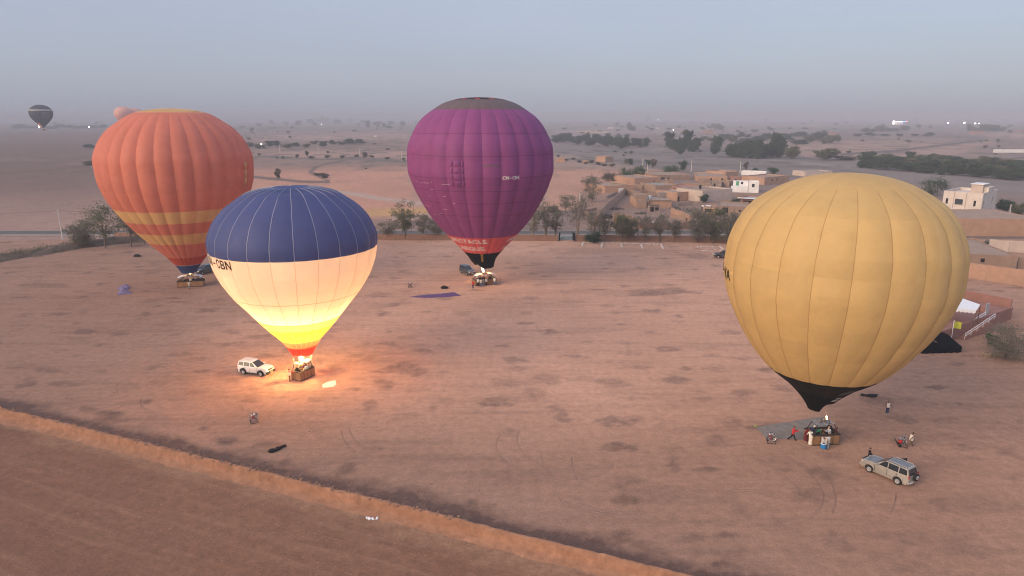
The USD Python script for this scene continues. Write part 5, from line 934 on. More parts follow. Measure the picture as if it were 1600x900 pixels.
def lamp(px, py, s, label, strength, z=7.0, kind='lamp_white'):
    g = at(px, py, z); r = thing('street_lamp', label, 'lamp', (g[0], g[1], 0)); obj('pole', MB().tube([(0, 0, 0), (0, 0, z)], .12, 5), 'concrete', r); d = math.hypot(*g[:2]); q = trimesh.creation.icosphere(2, s / FPX * d / 2); q.apply_translation((0, -.3, z)); obj('lamp_head', q, kind, r)
glow('lamp_white', (1.0, .96, .90), 5.0); glow('lamp_strong', (1.0, .97, .93), 16.0); glow('lamp_red', (1.0, .12, .08), 6.0); glow('lamp_blue', (.10, .22, 1.0), 6.0)
for px, py, s, lab in ((139, 198.6, 2.0, 'lit lamp by the hazy pale hangar on the left'), (611.5, 186, 2.2, 'lit lamp on the horizon left of the purple balloon'), (934.5, 182, 2.4, 'lit lamp on the skyline, leftmost right of the purple balloon'), (955, 181, 1.6, 'faint lit lamp on the skyline, second right of the purple balloon'), (970.5, 181.5, 1.8, 'lit lamp on the skyline, third right of the purple balloon'), (980.5, 181.8, 1.5, 'faint lit lamp on the skyline, fourth right of the purple balloon'), (993.5, 180.8, 2.2, 'lit lamp on the skyline, fifth right of the purple balloon'), (1028.5, 187, 2.4, 'lit lamp below the skyline right of the hazy clump of trees'), (1481.5, 192, 2.4, 'lit lamp right of the petrol station, first of four'), (1507, 192, 2.6, 'lit lamp right of the petrol station, second of four'), (1524, 192.7, 2.0, 'lit lamp right of the petrol station, third of four'), (1530, 192.7, 1.4, 'lit lamp right of the petrol station, smallest of four'), (408.5, 225, 1.8, 'white glint of a lamp by the broken hedge'), (502, 194, 1.3, 'pale lamp in the skyline trees'), (1052, 203, 1.2, 'tiny pale lamp on the far plain')): lamp(px, py, s, lab, 1, 7.0, 'lamp_strong' if py < 190 else 'lamp_white')
def station():
    a, b = at(1394, 194.5), at(1416, 194.5); L = np.linalg.norm(b - a); c = (a + b) / 2; k = L / 22; r = thing('petrol_station', 'brightly lit white petrol station with blue and red ends on the far right plain', 'petrol station', (c[0], c[1], 0))
    obj('fascia', MB().box((-L * .12, 0, 5.6 * k * .8), (L * .55, L * .3, k * 1.5)), 'lamp_white', r); obj('fascia_end', MB().box((L * .31, 0, 5.6 * k * .8), (L * .16, L * .3, k * 1.2)), 'lamp_blue', r); obj('fascia_end', MB().box((L * .46, 0, 5.6 * k * .8), (L * .12, L * .3, k * 1.2)), 'lamp_red', r); obj('sign_tower', MB().box((-L * .42, -2, 3.2 * k), (k * 2.0, k, 5.6 * k)), 'lamp_white', r)
    for x in (-.2, .05, .25, .42): obj('pillar', MB().box((x * L, 0, 2 * k), (k * .5, k * .5, 4 * k)), 'white_plaster', r)
    obj('shop', MB().box((0, L * .3, 1.6 * k), (L * .8, L * .2, 3.2 * k)), 'cream_plaster', r)
station()

# ------------------------------------------------------------------ cars: long estate off-roaders
plain('tyre', (.025, .024, .024), rough=.9); plain('car_glass', (.015, .018, .022), rough=.06, spec=.7, vary=0); plain('car_black', (.022, .022, .024), rough=.6); plain('alloy', (.50, .50, .51), rough=.3, metal=.6, vary=.04); plain('chrome', (.75, .75, .76), rough=.12, metal=1, vary=0)
plain('red_lens', (.45, .02, .02), rough=.2); plain('clear_lens', (.75, .76, .78), rough=.1); plain('plate_white', (.75, .74, .70)); plain('amber_lens', (.7, .3, .04), rough=.2)
def paint(name, c, metal=.35):
    usdkit.material(stage, f'/World/Looks/{name}', {'tc': ('texture_coordinate', {}), 'n': ('noise_texture', {'scale': 2.2, 'detail': 6.0}), 'xyz': ('separate_xyz', {}), 'low': ('map_range', {'from_min': 1.25, 'from_max': .35, 'to_min': .08, 'to_max': .62, 'clamp': True}), 'm': ('math', {'math_type': 'multiply'}), 'mix': ('mix_color', {'a': c, 'b': (.33, .235, .18)}), 'rg': ('map_range', {'from_min': 0.0, 'from_max': .5, 'to_min': .28, 'to_max': .7}), 'p': ('principled_bsdf', {'metallic': metal, 'coat_weight': .4, 'coat_roughness': .12})},
        [('tc.object', 'n.vector'), ('tc.object', 'xyz.vector'), ('xyz.z', 'low.value'), ('low.result', 'm.value1'), ('n.fac', 'm.value2'), ('m.value', 'mix.fac'), ('mix.result', 'p.base_color'), ('m.value', 'rg.value'), ('rg.result', 'p.roughness')], surface='p.BSDF')
paint('paint_beige', (.37, .35, .315)); paint('paint_white', (.66, .65, .67), .15); paint('paint_dark', (.035, .045, .065), .3); paint('paint_sky_reflection', (.15, .16, .175), .3)  # the last one puts the sky reflection into roof and bonnet colour
def hull(pts): 
    h = manifold3d.Manifold.hull_points(np.asarray(pts, np.float64)); return h
def suv(label, paintm, loc, rz, trim='car_black', roof=None, door_open=False, spare=True, chrome=False, group=None):
    r = thing('car', label, 'car', loc, rz)
    prof = np.array([(-2.30, .46), (-2.38, .60), (-2.40, 1.04), (-2.34, 1.20), (.90, 1.21), (1.25, 1.20), (1.98, 1.13), (2.22, 1.05), (2.36, .84), (2.38, .50), (2.28, .36), (-2.2, .36)])
    pts = []
    for x, z in prof:
        k = 1 - .035 * (abs(x) > 2.1); w = (.925 if z < 1.0 else .885 if z < 1.14 else .84) * k
        pts += [(x, w, z), (x, -w, z)]
        if abs(x) > 2.2: pts[-2:] = [(x * .985, w * .93, z), (x * .985, -w * .93, z), (x, w * .72, z), (x, -w * .72, z)]
    b = hull(pts)
    for x in (-1.40, 1.39):
        c = manifold3d.Manifold.cylinder(.55, .47, .47, 28, True).rotate([90, 0, 0])
        b = b - c.translate([x, .80, .40]) - c.translate([x, -.80, .40])
    obj('body', b, paintm, r, smooth=28)
    # greenhouse
    lo = [(-2.33, .845), (.86, .845)]; zs_, zr = 1.19, 1.87
    g = hull([(-2.34, s * .84, zs_) for s in (-1, 1)] + [(.95, s * .80, zs_) for s in (-1, 1)] + [(.80, s * .845, zs_) for s in (-1, 1)] + [(-2.10, s * .68, zr) for s in (-1, 1)] + [(-.10, s * .68, zr) for s in (-1, 1)] + [(-1.95, s * .55, zr + .06) for s in (-1, 1)] + [(-.27, s * .55, zr + .06) for s in (-1, 1)])
    obj('cabin', g, paintm, r, smooth=28)
    if roof: obj('roof', hull([(-2.06, s * .665, zr + .015) for s in (-1, 1)] + [(-.12, s * .665, zr + .015) for s in (-1, 1)] + [(-1.93, s * .55, zr + .068) for s in (-1, 1)] + [(-.29, s * .55, zr + .068) for s in (-1, 1)] + [(-2.06, s * .665, zr - .005) for s in (-1, 1)] + [(-.12, s * .665, zr - .005) for s in (-1, 1)]), roof, r, smooth=30)
    if roof: obj('bonnet', hull([(1.0, s * .72, 1.205) for s in (-1, 1)] + [(1.98, s * .68, 1.13) for s in (-1, 1)] + [(1.0, s * .72, 1.225) for s in (-1, 1)] + [(1.95, s * .66, 1.15) for s in (-1, 1)]), roof, r, smooth=30)
    def side(s, poly, out, mt, nm):       # poly in (x, z) laid on the sloping side of the cabin
        pl = [(x, s * (.845 - (z - zs_) / (zr - zs_) * (.845 - .68) + out), z) for x, z in poly]; pl2 = [(x, y - s * .03, z) for x, y, z in pl]
        obj(nm, hull(pl + pl2), mt, r)
    for s in (-1, 1):
        side(s, [(.60, 1.25), (-.28, 1.25), (-.28, 1.78), (.02, 1.78)], .012, 'car_glass', 'window'); side(s, [(-.36, 1.25), (-1.30, 1.25), (-1.28, 1.78), (-.36, 1.78)], .012, 'car_glass', 'window'); side(s, [(-1.40, 1.25), (-2.14, 1.30), (-2.07, 1.70), (-1.98, 1.77), (-1.38, 1.78)], .012, 'car_glass', 'window')
        for x, x2 in ((.9, .86), (-.32, -.32), (-1.34, -1.12)): obj('door_gap', MB().box(((x + x2) / 2, s * .918, .86), (.018, .02, .62)), 'car_black', r)
        for x in (-.14, -1.16): obj('door_handle', MB().box((x, s * .922, 1.05), (.18, .035, .035), 0, .01), 'chrome' if chrome else paintm, r)
        m = MB().box((.62, s * 1.0, 1.30), (.13, .22, .17), 0, .04); obj('mirror', m, paintm if not chrome else 'chrome', r)
        obj('side_step', MB().box((0, s * .93, .38), (2.0, .12, .07), 0, .02), trim, r); obj('roof_rail', MB().tube([(-1.95, s * .60, zr + .03), (-1.85, s * .60, zr + .11), (-.35, s * .60, zr + .11), (-.25, s * .60, zr + .05)], .022, 6), 'alloy', r)
        for x in (-1.40, 1.39):
            th = np.linspace(-.12, PI + .12, 15); a = np.stack([x + .50 * np.cos(th), 0 * th + s * .90, .40 + .50 * np.sin(th)], 1); obj('wheel_arch', MB().tube(a, .05, 6), trim, r, smooth=True)
            w = xf('wheel', r); cy = s * .80
            obj('tyre', MB().lathe([(.20, -.125), (.345, -.125), (.378, -.09), (.385, 0), (.378, .09), (.345, .125), (.20, .125)], (x, cy, .385), 24, 'y'), 'tyre', w, smooth=40)
            obj('rim', MB().lathe([(0, .03), (.07, .03), (.09, -.0), (.19, .0), (.20, .05), (.225, .06), (.235, .05), (.235, -.1), (0, -.1)] if s > 0 else [(0, .1), (.235, .1), (.235, -.05), (.225, -.06), (.20, -.05), (.19, 0), (.09, 0), (.07, -.03), (0, -.03)], (x, cy + s * .075, .385), 24, 'y'), 'alloy', w, smooth=40)
            for k in range(6):
                an = k * PI / 3; obj('spoke', hull([(x + q * math.cos(an + d), cy + s * (.075 + e), .385 + q * math.sin(an + d)) for q, d in ((.06, .5), (.06, -.5), (.22, .14), (.22, -.14)) for e in (.0, .055)]), 'alloy', w)
        obj('headlight', hull([(x, s * y, z) for x, y, z in ((2.17, .83, 1.05), (2.29, .60, 1.04), (2.40, .58, .85), (2.29, .85, .85), (2.12, .88, .94), (2.12, .5, .92))]), 'clear_lens', r, smooth=30); obj('indicator', MB().box((2.25, s * .835, .95), (.12, .09, .10), 0, .03), 'amber_lens', r)
        obj('tail_light', MB().box((-2.345, s * .79, 1.16), (.09, .13, .34), 0, .03), 'red_lens', r)
        obj('fog_light', MB().lathe([(0, 0), (.07, 0), (.07, .03), (0, .03)], (2.40, s * .62, .55), 12, 'x'), 'clear_lens', r)
    wy = [(.905, .755, 1.235), (.0, .635, 1.815)]
    obj('windscreen', hull([(x + .035, s * y, z) for x, y, z in wy for s in (-1, 1)] + [(x - .05, s * y, z) for x, y, z in wy for s in (-1, 1)]), 'car_glass', r)
    wy = [(-2.335, .70, 1.28), (-2.145, .60, 1.78)]
    obj('rear_window', hull([(x - .02, s * y, z) for x, y, z in wy for s in (-1, 1)] + [(x + .05, s * y, z) for x, y, z in wy for s in (-1, 1)]), 'car_glass', r)
    obj('grille', MB().box((2.375, 0, .93), (.06, 1.02, .22), 0, .02), 'chrome' if chrome else 'car_black', r)
    for k in range(4): obj('grille_bar', MB().box((2.408, 0, .85 + k * .05), (.02, .98, .016)), 'chrome', r)
    obj('front_bumper', MB().box((2.33, 0, .56), (.26, 1.80, .28), 0, .07), trim, r); obj('rear_bumper', MB().box((-2.36, 0, .55), (.24, 1.80, .24), 0, .06), trim if trim != paintm else paintm, r)
    obj('number_plate', MB().box((2.468, 0, .56), (.02, .52, .11)), 'plate_white', r); obj('number_plate', MB().box((-2.488, .45, .58), (.02, .52, .11)), 'plate_white', r)
    for s in (-.3, .3): obj('wiper', MB().tube([(.93, s, 1.27), (.60, s + .45, 1.50)], .012, 4), 'car_black', r)
    if spare:
        w = xf('spare_wheel', r); obj('tyre', MB().lathe([(.0, -.13), (.33, -.13), (.37, -.08), (.37, .08), (.33, .13), (.20, .13), (.20, .05), (0, .05)][::-1], (-2.55, -.12, 1.03), 24, 'x'), 'tyre', w, smooth=40)
        obj('rim', MB().lathe([(0, -.06), (.19, -.06), (.23, .0), (.23, .04), (0, .04)][::-1], (-2.66, -.12, 1.03), 20, 'x'), 'alloy', w, smooth=40)
        for k in range(6): an = k * PI / 3; obj('spoke', MB().box((-2.71, -.12 + .12 * math.cos(an), 1.03 + .12 * math.sin(an)), (.03, .05 + .12 * abs(math.cos(an)), .05 + .12 * abs(math.sin(an)))), 'alloy', w)
    if door_open:
        a = -1.15; D = lambda x, y, z: (-.36 + x * math.cos(a) * -1, -.92 + x * math.sin(a), z)
        d = xf('open_door', r); obj('panel', hull([D(x, 0, z) for x in (.02, .95) for z in (.50, 1.22)] + [tuple(np.array(D(x, 0, z)) + [.05, .02, 0]) for x in (.02, .95) for z in (.50, 1.22)]), paintm, d); obj('window', hull([D(x, 0, z) for x, z in ((.02, 1.22), (.95, 1.22), (.9, 1.76), (.02, 1.76))] + [tuple(np.array(D(x, 0, z)) + [.03, .01, 0]) for x, z in ((.02, 1.22), (.95, 1.22), (.9, 1.76), (.02, 1.76))]), 'car_glass', d)
    return r
def car_from(rear, front, side_):
    """Place and heading from the ground pixels of the rear and front wheels on the side that is seen; side_: +1 if that is the car's left."""
    R, Fp = at(*rear)[:2], at(*front)[:2]; d = (Fp - R) / np.linalg.norm(Fp - R); lft = np.array([-d[1], d[0]]); c = (R + Fp) / 2 - lft * side_ * .86
    return (c[0], c[1], 0), math.atan2(d[1], d[0])
suv('dusty beige off-road car with a rear door open, at the bottom right', 'paint_beige', *car_from((1401.5, 757.5), (1357.5, 738), 1), trim='paint_beige', roof='paint_sky_reflection', door_open=True)  # roof and bonnet carry a painted sky reflection
suv('white off-road car with black bumpers beside the glowing white balloon', 'paint_white', *car_from((379.5, 585), (408.5, 588.8), -1), trim='car_black', spare=False)
suv('dark off-road car with chrome front, left of the basket of the purple balloon', 'paint_dark', *car_from((720.6, 427), (729.2, 430.6), -1), trim='paint_dark', chrome=True, spare=False)
c = at(319.5, 427); f = at(313.5, 432); suv('dark pickup-like car behind the basket of the orange balloon', 'paint_dark', (c[0], c[1], 0), math.atan2(-1, -.45), trim='paint_dark', chrome=True, spare=False)
c = at(1131, 403); suv('dark car with a pale front half hidden by the left edge of the yellow balloon', 'paint_dark', (c[0], c[1], 0), PI * .93, trim='car_black', spare=False, chrome=True)

# ------------------------------------------------------------------ people
_sph = trimesh.creation.icosphere(1).vertices
def rotx(a): c, s = math.cos(a), math.sin(a); return np.array([[1, 0, 0], [0, c, -s], [0, s, c]])
def roty(a): c, s = math.cos(a), math.sin(a); return np.array([[c, 0, s], [0, 1, 0], [-s, 0, c]])
def bone(a, ra, b, rb): return manifold3d.Manifold.hull_points(np.vstack([_sph * ra + a, _sph * rb + b]))
def join(parts): return manifold3d.Manifold.batch_boolean(parts, manifold3d.OpType.Add)
PALETTE = dict(skin=(.36, .20, .13), skin_dark=(.20, .11, .075), hair=(.02, .016, .014), white=(.72, .69, .63), cream=(.60, .55, .46), red=(.50, .035, .04), maroon=(.13, .018, .028), green=(.03, .14, .09), navy=(.035, .05, .11), black=(.018, .018, .02), grey=(.19, .20, .215), denim=(.12, .17, .26), khaki=(.40, .34, .26), brown=(.18, .11, .075), skyblue=(.40, .47, .58), pink=(.50, .25, .27), beige=(.50, .42, .33))
for k, c in PALETTE.items(): plain(f'cloth_{k}', c, rough=.85, vary=.12, scale=9, bump=.012, bscale=14)
def person(label, loc, facing, shirt='white', legs='navy', hair='hair', skin='skin', lean=0, arms=((15, 12, 15), (15, 12, 15)), stride=0, robe=False, vest=None, hat=None, long_sleeve=True, H=1.74, group=None, crouch=0, head_down=0):
    """facing: heading in radians (0 = +x). arms: (forward, outward, elbow bend) in degrees for left and right."""
    r = thing('person', label, 'person', loc, facing - PI / 2 + PI, group)          # the figure is built looking along -y
    k = H / 1.74; D = math.radians; L = rotx(D(lean))                                # lean tips the top towards -y
    hip = np.array([0, 0, .93 - .0035 * crouch]); 
    def T(p): return hip + L @ np.asarray(p, float)
    pelvis, waist, chest, neck = T((0, 0, .02)), T((0, 0, .18)), T((0, 0, .38)), T((0, .01, .535)); Hd = L @ rotx(D(head_down)) if head_down else L
    head = neck + Hd @ np.array([0, -.03, .165]); sk, sh, lg = [], [], []
    # head with face, ears and neck
    hv = _sph * [.076, .092, .115]; sk.append(manifold3d.Manifold.hull_points((hv @ Hd.T) + head)); jaw = (_sph * [.052, .055, .05]) @ Hd.T + head + Hd @ np.array([0, -.038, -.075]); sk.append(manifold3d.Manifold.hull_points(np.vstack([jaw, (_sph * .06) @ Hd.T + head])))
    sk.append(bone(head + Hd @ np.array([0, -.088, .02]), .011, head + Hd @ np.array([0, -.108, -.02]), .014))
    for s in (-1, 1): sk.append(bone(head + Hd @ np.array([s * .078, .0, .015]), .012, head + Hd @ np.array([s * .080, .012, -.03]), .012))
    sk.append(bone(neck + L @ np.array([0, 0, -.05]), .066, head - Hd @ np.array([0, .01, .07]), .055))
    # torso
    for s in (-1, 1):
        sk.append(bone(T((s * .085, 0, .0)), .10, T((s * .075, 0, .2)), .10)); sk.append(bone(T((s * .075, 0, .2)), .10, T((s * .10, 0, .40)), .105)); sk.append(bone(T((s * .10, 0, .40)), .10, T((s * .165, .0, .465)), .062)); sk.append(bone(T((0, 0, .46)), .09, T((s * .15, 0, .47)), .065))
        sh += [bone(T((s * .09, 0, -.06)), .118, T((s * .08, 0, .2)), .115), bone(T((s * .08, 0, .2)), .115, T((s * .10, 0, .41)), .118), bone(T((s * .10, 0, .40)), .113, T((s * .172, 0, .468)), .076), bone(T((0, 0, .46)), .10, T((s * .15, 0, .472)), .076)]
        # arm
        fw_, out_, el = arms[0] if s > 0 else arms[1]
        A = L @ roty(-s * D(out_)) @ rotx(-D(fw_)); sj = T((s * .19, 0, .455)); ej = sj + A @ np.array([0, 0, -.285]); B_ = A @ rotx(-D(el)); wj = ej + B_ @ np.array([0, 0, -.255])
        sk += [bone(sj, .055, ej, .042), bone(ej, .042, wj, .028)]; sh.append(bone(sj, .074, ej, .058))
        if long_sleeve: sh.append(bone(ej, .058, wj, .042))
        # hand: palm, four bent fingers, thumb from the side
        kn = wj + B_ @ np.array([0, 0, -.085]); sk.append(manifold3d.Manifold.hull_points(np.vstack([(_sph * .02) + wj, (_sph * .014) + kn + B_ @ np.array([.0, .034, 0]), (_sph * .014) + kn + B_ @ np.array([.0, -.034, 0])])))
        for i, ln in enumerate((.036, .045, .048, .042)):
            o = kn + B_ @ np.array([0, .034 - i * .0225, 0]); m_ = o + B_ @ np.array([-s * .008, 0, -ln]); e_ = m_ + B_ @ np.array([-s * .026, 0, -ln * .7]); sk += [bone(o, .0095, m_, .009), bone(m_, .009, e_, .008)]
        o = wj + B_ @ np.array([0, -.025, -.035]); m_ = o + B_ @ np.array([-s * .012, -.034, -.03]); sk += [bone(o, .012, m_, .0105), bone(m_, .0105, m_ + B_ @ np.array([-s * .012, -.008, -.03]), .009)]
        # leg
        st = s * stride; C = rotx(-D(st + crouch * .6)); kj = hip + np.array([s * .095, 0, -.04]) + C @ np.array([0, 0, -.42]); bend = max(0, -st) * 1.0 + 4 + crouch * 1.2; E_ = C @ rotx(D(bend)); aj = kj + E_ @ np.array([0, 0, -.40])
        sk += [bone(hip + np.array([s * .095, 0, -.04]), .088, kj, .056), bone(kj, .055, aj, .040), bone(aj + [0, .03, -.045], .035, aj + [0, -.14, -.055], .028)]
        lg += [bone(hip + np.array([s * .092, 0, .0]), .108, kj, .074), bone(kj, .074, aj, .062)]
        obj('shoe', scale_m(join([bone(aj + [0, .035, -.03], .046, aj + [0, -.10, -.05], .040), bone(aj + [0, -.10, -.05], .040, aj + [0, -.165, -.055], .030)]), k, hip, crouch), 'cloth_black' if robe is False and legs != 'navy' else 'cloth_cream', r)
    body = join(sk); obj('body', scale_m(body, k, hip, crouch), f'cloth_{skin}', r, smooth=50)
    obj('trousers', scale_m(join(lg), k, hip, crouch), f'cloth_{legs}', r, smooth=50)
    if robe:
        ring = [np.array([.21 * math.cos(a) , .17 * math.sin(a), .10]) for a in np.linspace(0, 2 * PI, 14)[:-1]]
        sh.append(manifold3d.Manifold.hull_points(np.vstack([ring, [T((.16 * math.cos(a), .12 * math.sin(a), .0)) for a in np.linspace(0, 2 * PI, 12)]])))
    obj('robe' if robe else 'shirt', scale_m(join(sh), k, hip, crouch), f'cloth_{shirt}', r, smooth=50)
    if vest:
        vs = []
        for s in (-1, 1): vs += [bone(T((s * .09, 0, -.04)), .128, T((s * .08, 0, .2)), .124), bone(T((s * .08, 0, .2)), .124, T((s * .10, 0, .42)), .126)]
        obj('vest', scale_m(join(vs), k, hip, crouch), f'cloth_{vest}', r, smooth=50)
    cap = (_sph * [.083, .098, .10]) @ Hd.T + head + Hd @ np.array([0, .012, .028]); cm = manifold3d.Manifold.hull_points(cap)
    cut = manifold3d.Manifold.hull_points(np.array([[x, y, z] for x in (-.2, .2) for y in (-.3, -.045) for z in (-.3, .035)] + [[x, y, z] for x in (-.2, .2) for y in (-.3, .07) for z in (-.3, -.045)]) @ Hd.T + head); cm = cm - cut
    if hat:
        cm = cm + manifold3d.Manifold.hull_points((_sph * [.088, .10, .03]) @ Hd.T + head + Hd @ np.array([0, -.055, .05])) + manifold3d.Manifold.hull_points((_sph * [.09, .104, .085]) @ Hd.T + head + Hd @ np.array([0, .01, .06]))
    obj('hat' if hat else 'hair', scale_m(cm, k, hip, crouch), f'cloth_{hat or hair}', r, smooth=50)
    for s in (-1, 1): obj('eye', scale_m(manifold3d.Manifold.hull_points((_sph * .011) + head + Hd @ np.array([s * .032, -.083, .012])), k, hip, crouch), 'cloth_black', r)
    obj('mouth', scale_m(bone(head + Hd @ np.array([-.02, -.088, -.06]), .006, head + Hd @ np.array([.02, -.088, -.06]), .006), k, hip, crouch), 'cloth_maroon', r)
    return r
def scale_m(m, k, hip, crouch): return m.scale([k, k, k])
def pp(px, py, label, facing, **kw):
    b = at(px, py); return person(label, (b[0], b[1], 0), facing, **kw)
N_, E_, S_, W_ = PI / 2, 0.0, -PI / 2, PI
# by the white balloon
pp(453, 595.5, 'person in a pale and red shirt and dark trousers reaching towards the lit basket', E_ + .15, shirt='red', vest='white', legs='brown', arms=((12, 10, 10), (78, 8, 12)), skin='skin_dark')
def in_basket(xy, rot, spots, z, base, group):
    c, s = math.cos(rot), math.sin(rot)
    for i, (x, y, fc, kw) in enumerate(spots):
        person(kw.pop('label'), (xy[0] + c * x - s * y, xy[1] + s * x + c * y, z), fc, H=kw.pop('H', 1.70), **kw)
in_basket(WB, w_rot, [(-.95, -.35, S_, dict(label='person in black at the left end of the lit basket', shirt='black', legs='black')), (-.45, -.42, S_ - .5, dict(label='person in dark brown, second from the left in the lit basket', shirt='brown', legs='black', arms=((40, 10, 80), (20, 10, 60)))), (-.55, .40, S_, dict(label='person in black behind the burner frame of the lit basket', shirt='black', legs='black')), (.40, -.30, S_ + .3, dict(label='person in a pale blue shirt in the right half of the lit basket', shirt='skyblue', legs='navy', arms=((110, 8, 40), (30, 10, 60)))), (.98, -.20, S_, dict(label='person in khaki at the right end of the lit basket', shirt='khaki', legs='brown')), (.75, .42, W_, dict(label='person in maroon at the back right of the lit basket', shirt='maroon', legs='black'))], .13, WB, None)
# round the yellow basket
yb, yr = np.array(YB), y_rot
pp(1238, 689, 'person in a long red jacket and dark trousers walking towards the yellow balloon', E_ - .25, shirt='red', legs='black', stride=24, arms=((45, 8, 70), (55, 6, 70)), lean=6, hair='maroon')
pp(1266, 695, 'person in a long white robe bending over the corner of the basket', N_ - .1, shirt='white', legs='white', robe=True, lean=32, arms=((60, 20, 25), (50, 25, 20)), long_sleeve=True, head_down=15)
pp(1258.5, 690, 'person in a maroon robe leaning on the left side of the basket', E_ + .5, shirt='maroon', legs='maroon', robe=True, lean=38, arms=((80, 12, 20), (75, 12, 20)), head_down=10, skin='skin_dark')
def inside(x, y, label, fc, **kw): c, s = math.cos(yr), math.sin(yr); person(label, (yb[0] + c * x - s * y, yb[1] + s * x + c * y, .13), fc, **kw)
inside(-.55, .25, 'person in a green jacket bending down inside the basket of the yellow balloon', E_ - .3, shirt='green', legs='black', lean=55, arms=((70, 10, 20), (70, 10, 20)), hair='hair')
inside(-1.15, .40, 'person in navy with a white cap at the left end of the yellow balloon basket', E_, shirt='navy', legs='navy', lean=35, hat='white', arms=((60, 10, 30), (60, 10, 30)))
inside(1.05, -.05, 'person in black and maroon leaning over the right end of the yellow balloon basket', E_ - .2, shirt='maroon', vest='black', legs='black', lean=42, arms=((60, 15, 20), (60, 15, 20)))
inside(1.0, .55, 'person in dark clothes half hidden at the back right of the yellow balloon basket', E_ + .4, shirt='black', legs='black', lean=25, hair='brown')
pp(1295, 689.5, 'person in a straw coloured cap and beige vest at the front right of the basket', W_ + .1, shirt='skyblue', vest='beige', legs='grey', hat='khaki', arms=((55, 8, 60), (50, 8, 60)), lean=8)
pp(1293, 702, 'person in a beige shirt and grey trousers stooping over the blue cooler', W_ + .2, shirt='beige', legs='grey', lean=48, arms=((60, 8, 10), (55, 8, 10)), hair='brown', skin='skin_dark', head_down=15)
pp(1386, 647, 'person in a white vest and dark jeans standing alone right of the yellow balloon', S_, shirt='brown', vest='white', legs='navy', arms=((12, 22, 55), (12, 22, 55)), skin='skin_dark', hair='brown')
pp(1422, 699, 'person in a white vest striding and pulling a fan cart behind', E_ + .25, shirt='brown', vest='white', legs='brown', stride=30, arms=((48, 30, 10), (-45, 8, 5)), lean=12, skin='skin_dark')
pp(1357, 724, 'person in a long black coat standing at the front of the beige car', S_ + 1.2, shirt='black', legs='black', robe=True, arms=((15, 8, 30), (15, 8, 30)))
# orange basket
pp(296, 452, 'person in beige with pale jeans standing against the front of the orange balloon basket', N_, shirt='beige', legs='grey', arms=((30, 10, 60), (30, 10, 60)))
pp(319.5, 445.5, 'person in black with a pale hat standing right of the orange balloon basket', W_, shirt='black', legs='grey', hat='white')
pp(316.5, 444, 'person in grey just behind the right end of the orange balloon basket', W_ + .4, shirt='grey', legs='grey')
cols = ['black', 'navy', 'brown', 'black', 'grey', 'maroon', 'black', 'khaki', 'navy', 'black', 'white', 'pink']
ow = ['left end', 'left end towards the back', 'left of the burner, in front', 'left of the burner, at the back', 'right under the burner', 'right of the burner, in front', 'right of the burner, at the back', 'right half', 'right end', 'right end towards the back']
def crowd(xy, rot, L, n, what, seed):
    r = np.random.default_rng(seed); c, s = math.cos(rot), math.sin(rot)
    for i in range(n):
        x = -L / 2 + .3 + (L - .6) * (i + .5) / n; y = (-.42 if i % 2 == 0 else .38) + r.normal(0, .05); col = cols[(i * 5 + seed) % 12]
        person(f'passenger in {col}, {["first", "second", "third", "fourth", "fifth", "sixth", "seventh", "eighth", "ninth", "tenth", "eleventh"][i]} from the left inside the {what} balloon basket', (xy[0] + c * x - s * y, xy[1] + s * x + c * y, .13), S_ + r.normal(0, .7), shirt=col, legs='black', H=1.62 + .12 * r.random(), hair=['hair', 'brown', 'black', 'white'][int(r.integers(4))] if r.random() < .5 else 'hair', arms=((r.uniform(10, 80), 10, r.uniform(10, 90)), (r.uniform(10, 120), 10, r.uniform(10, 80))), hat=['white', None, None, 'khaki', None][int(r.integers(5))])
crowd(OB, o_rot, 4.9, 9, 'orange', 2); crowd(PB, p_rot, 4.6, 11, 'purple', 5)
for px, py, lab, sh_, lg_, v in ((746.8, 447, 'person in white shirt and black trousers, first in the row at the purple balloon', 'white', 'black', None), (751.4, 448, 'person in cream top and jeans, second in the row at the purple balloon', 'cream', 'denim', None), (755.6, 447.5, 'person in grey shirt and blue jeans, third in the row at the purple balloon', 'grey', 'denim', None), (759.8, 446.5, 'person in white vest and black trousers, fourth in the row at the purple balloon', 'brown', 'black', 'white'), (772.8, 445.5, 'person in white top and blue jeans at the right end of the purple basket', 'white', 'denim', None)):
    pp(px, py, lab, N_ + .1 * ((px * 7) % 3 - 1), shirt=sh_, legs=lg_, vest=v, arms=((35, 10, 50), (30, 10, 60)))
pp(739, 451, 'person in a bright red jacket and dark jeans left of the purple balloon basket', N_ - .6, shirt='red', legs='navy', arms=((20, 8, 60), (20, 8, 60)))
pp(742.5, 444.5, 'person in a black jacket and pink scarf behind the person in red', N_ - .4, shirt='black', vest='pink', legs='black')

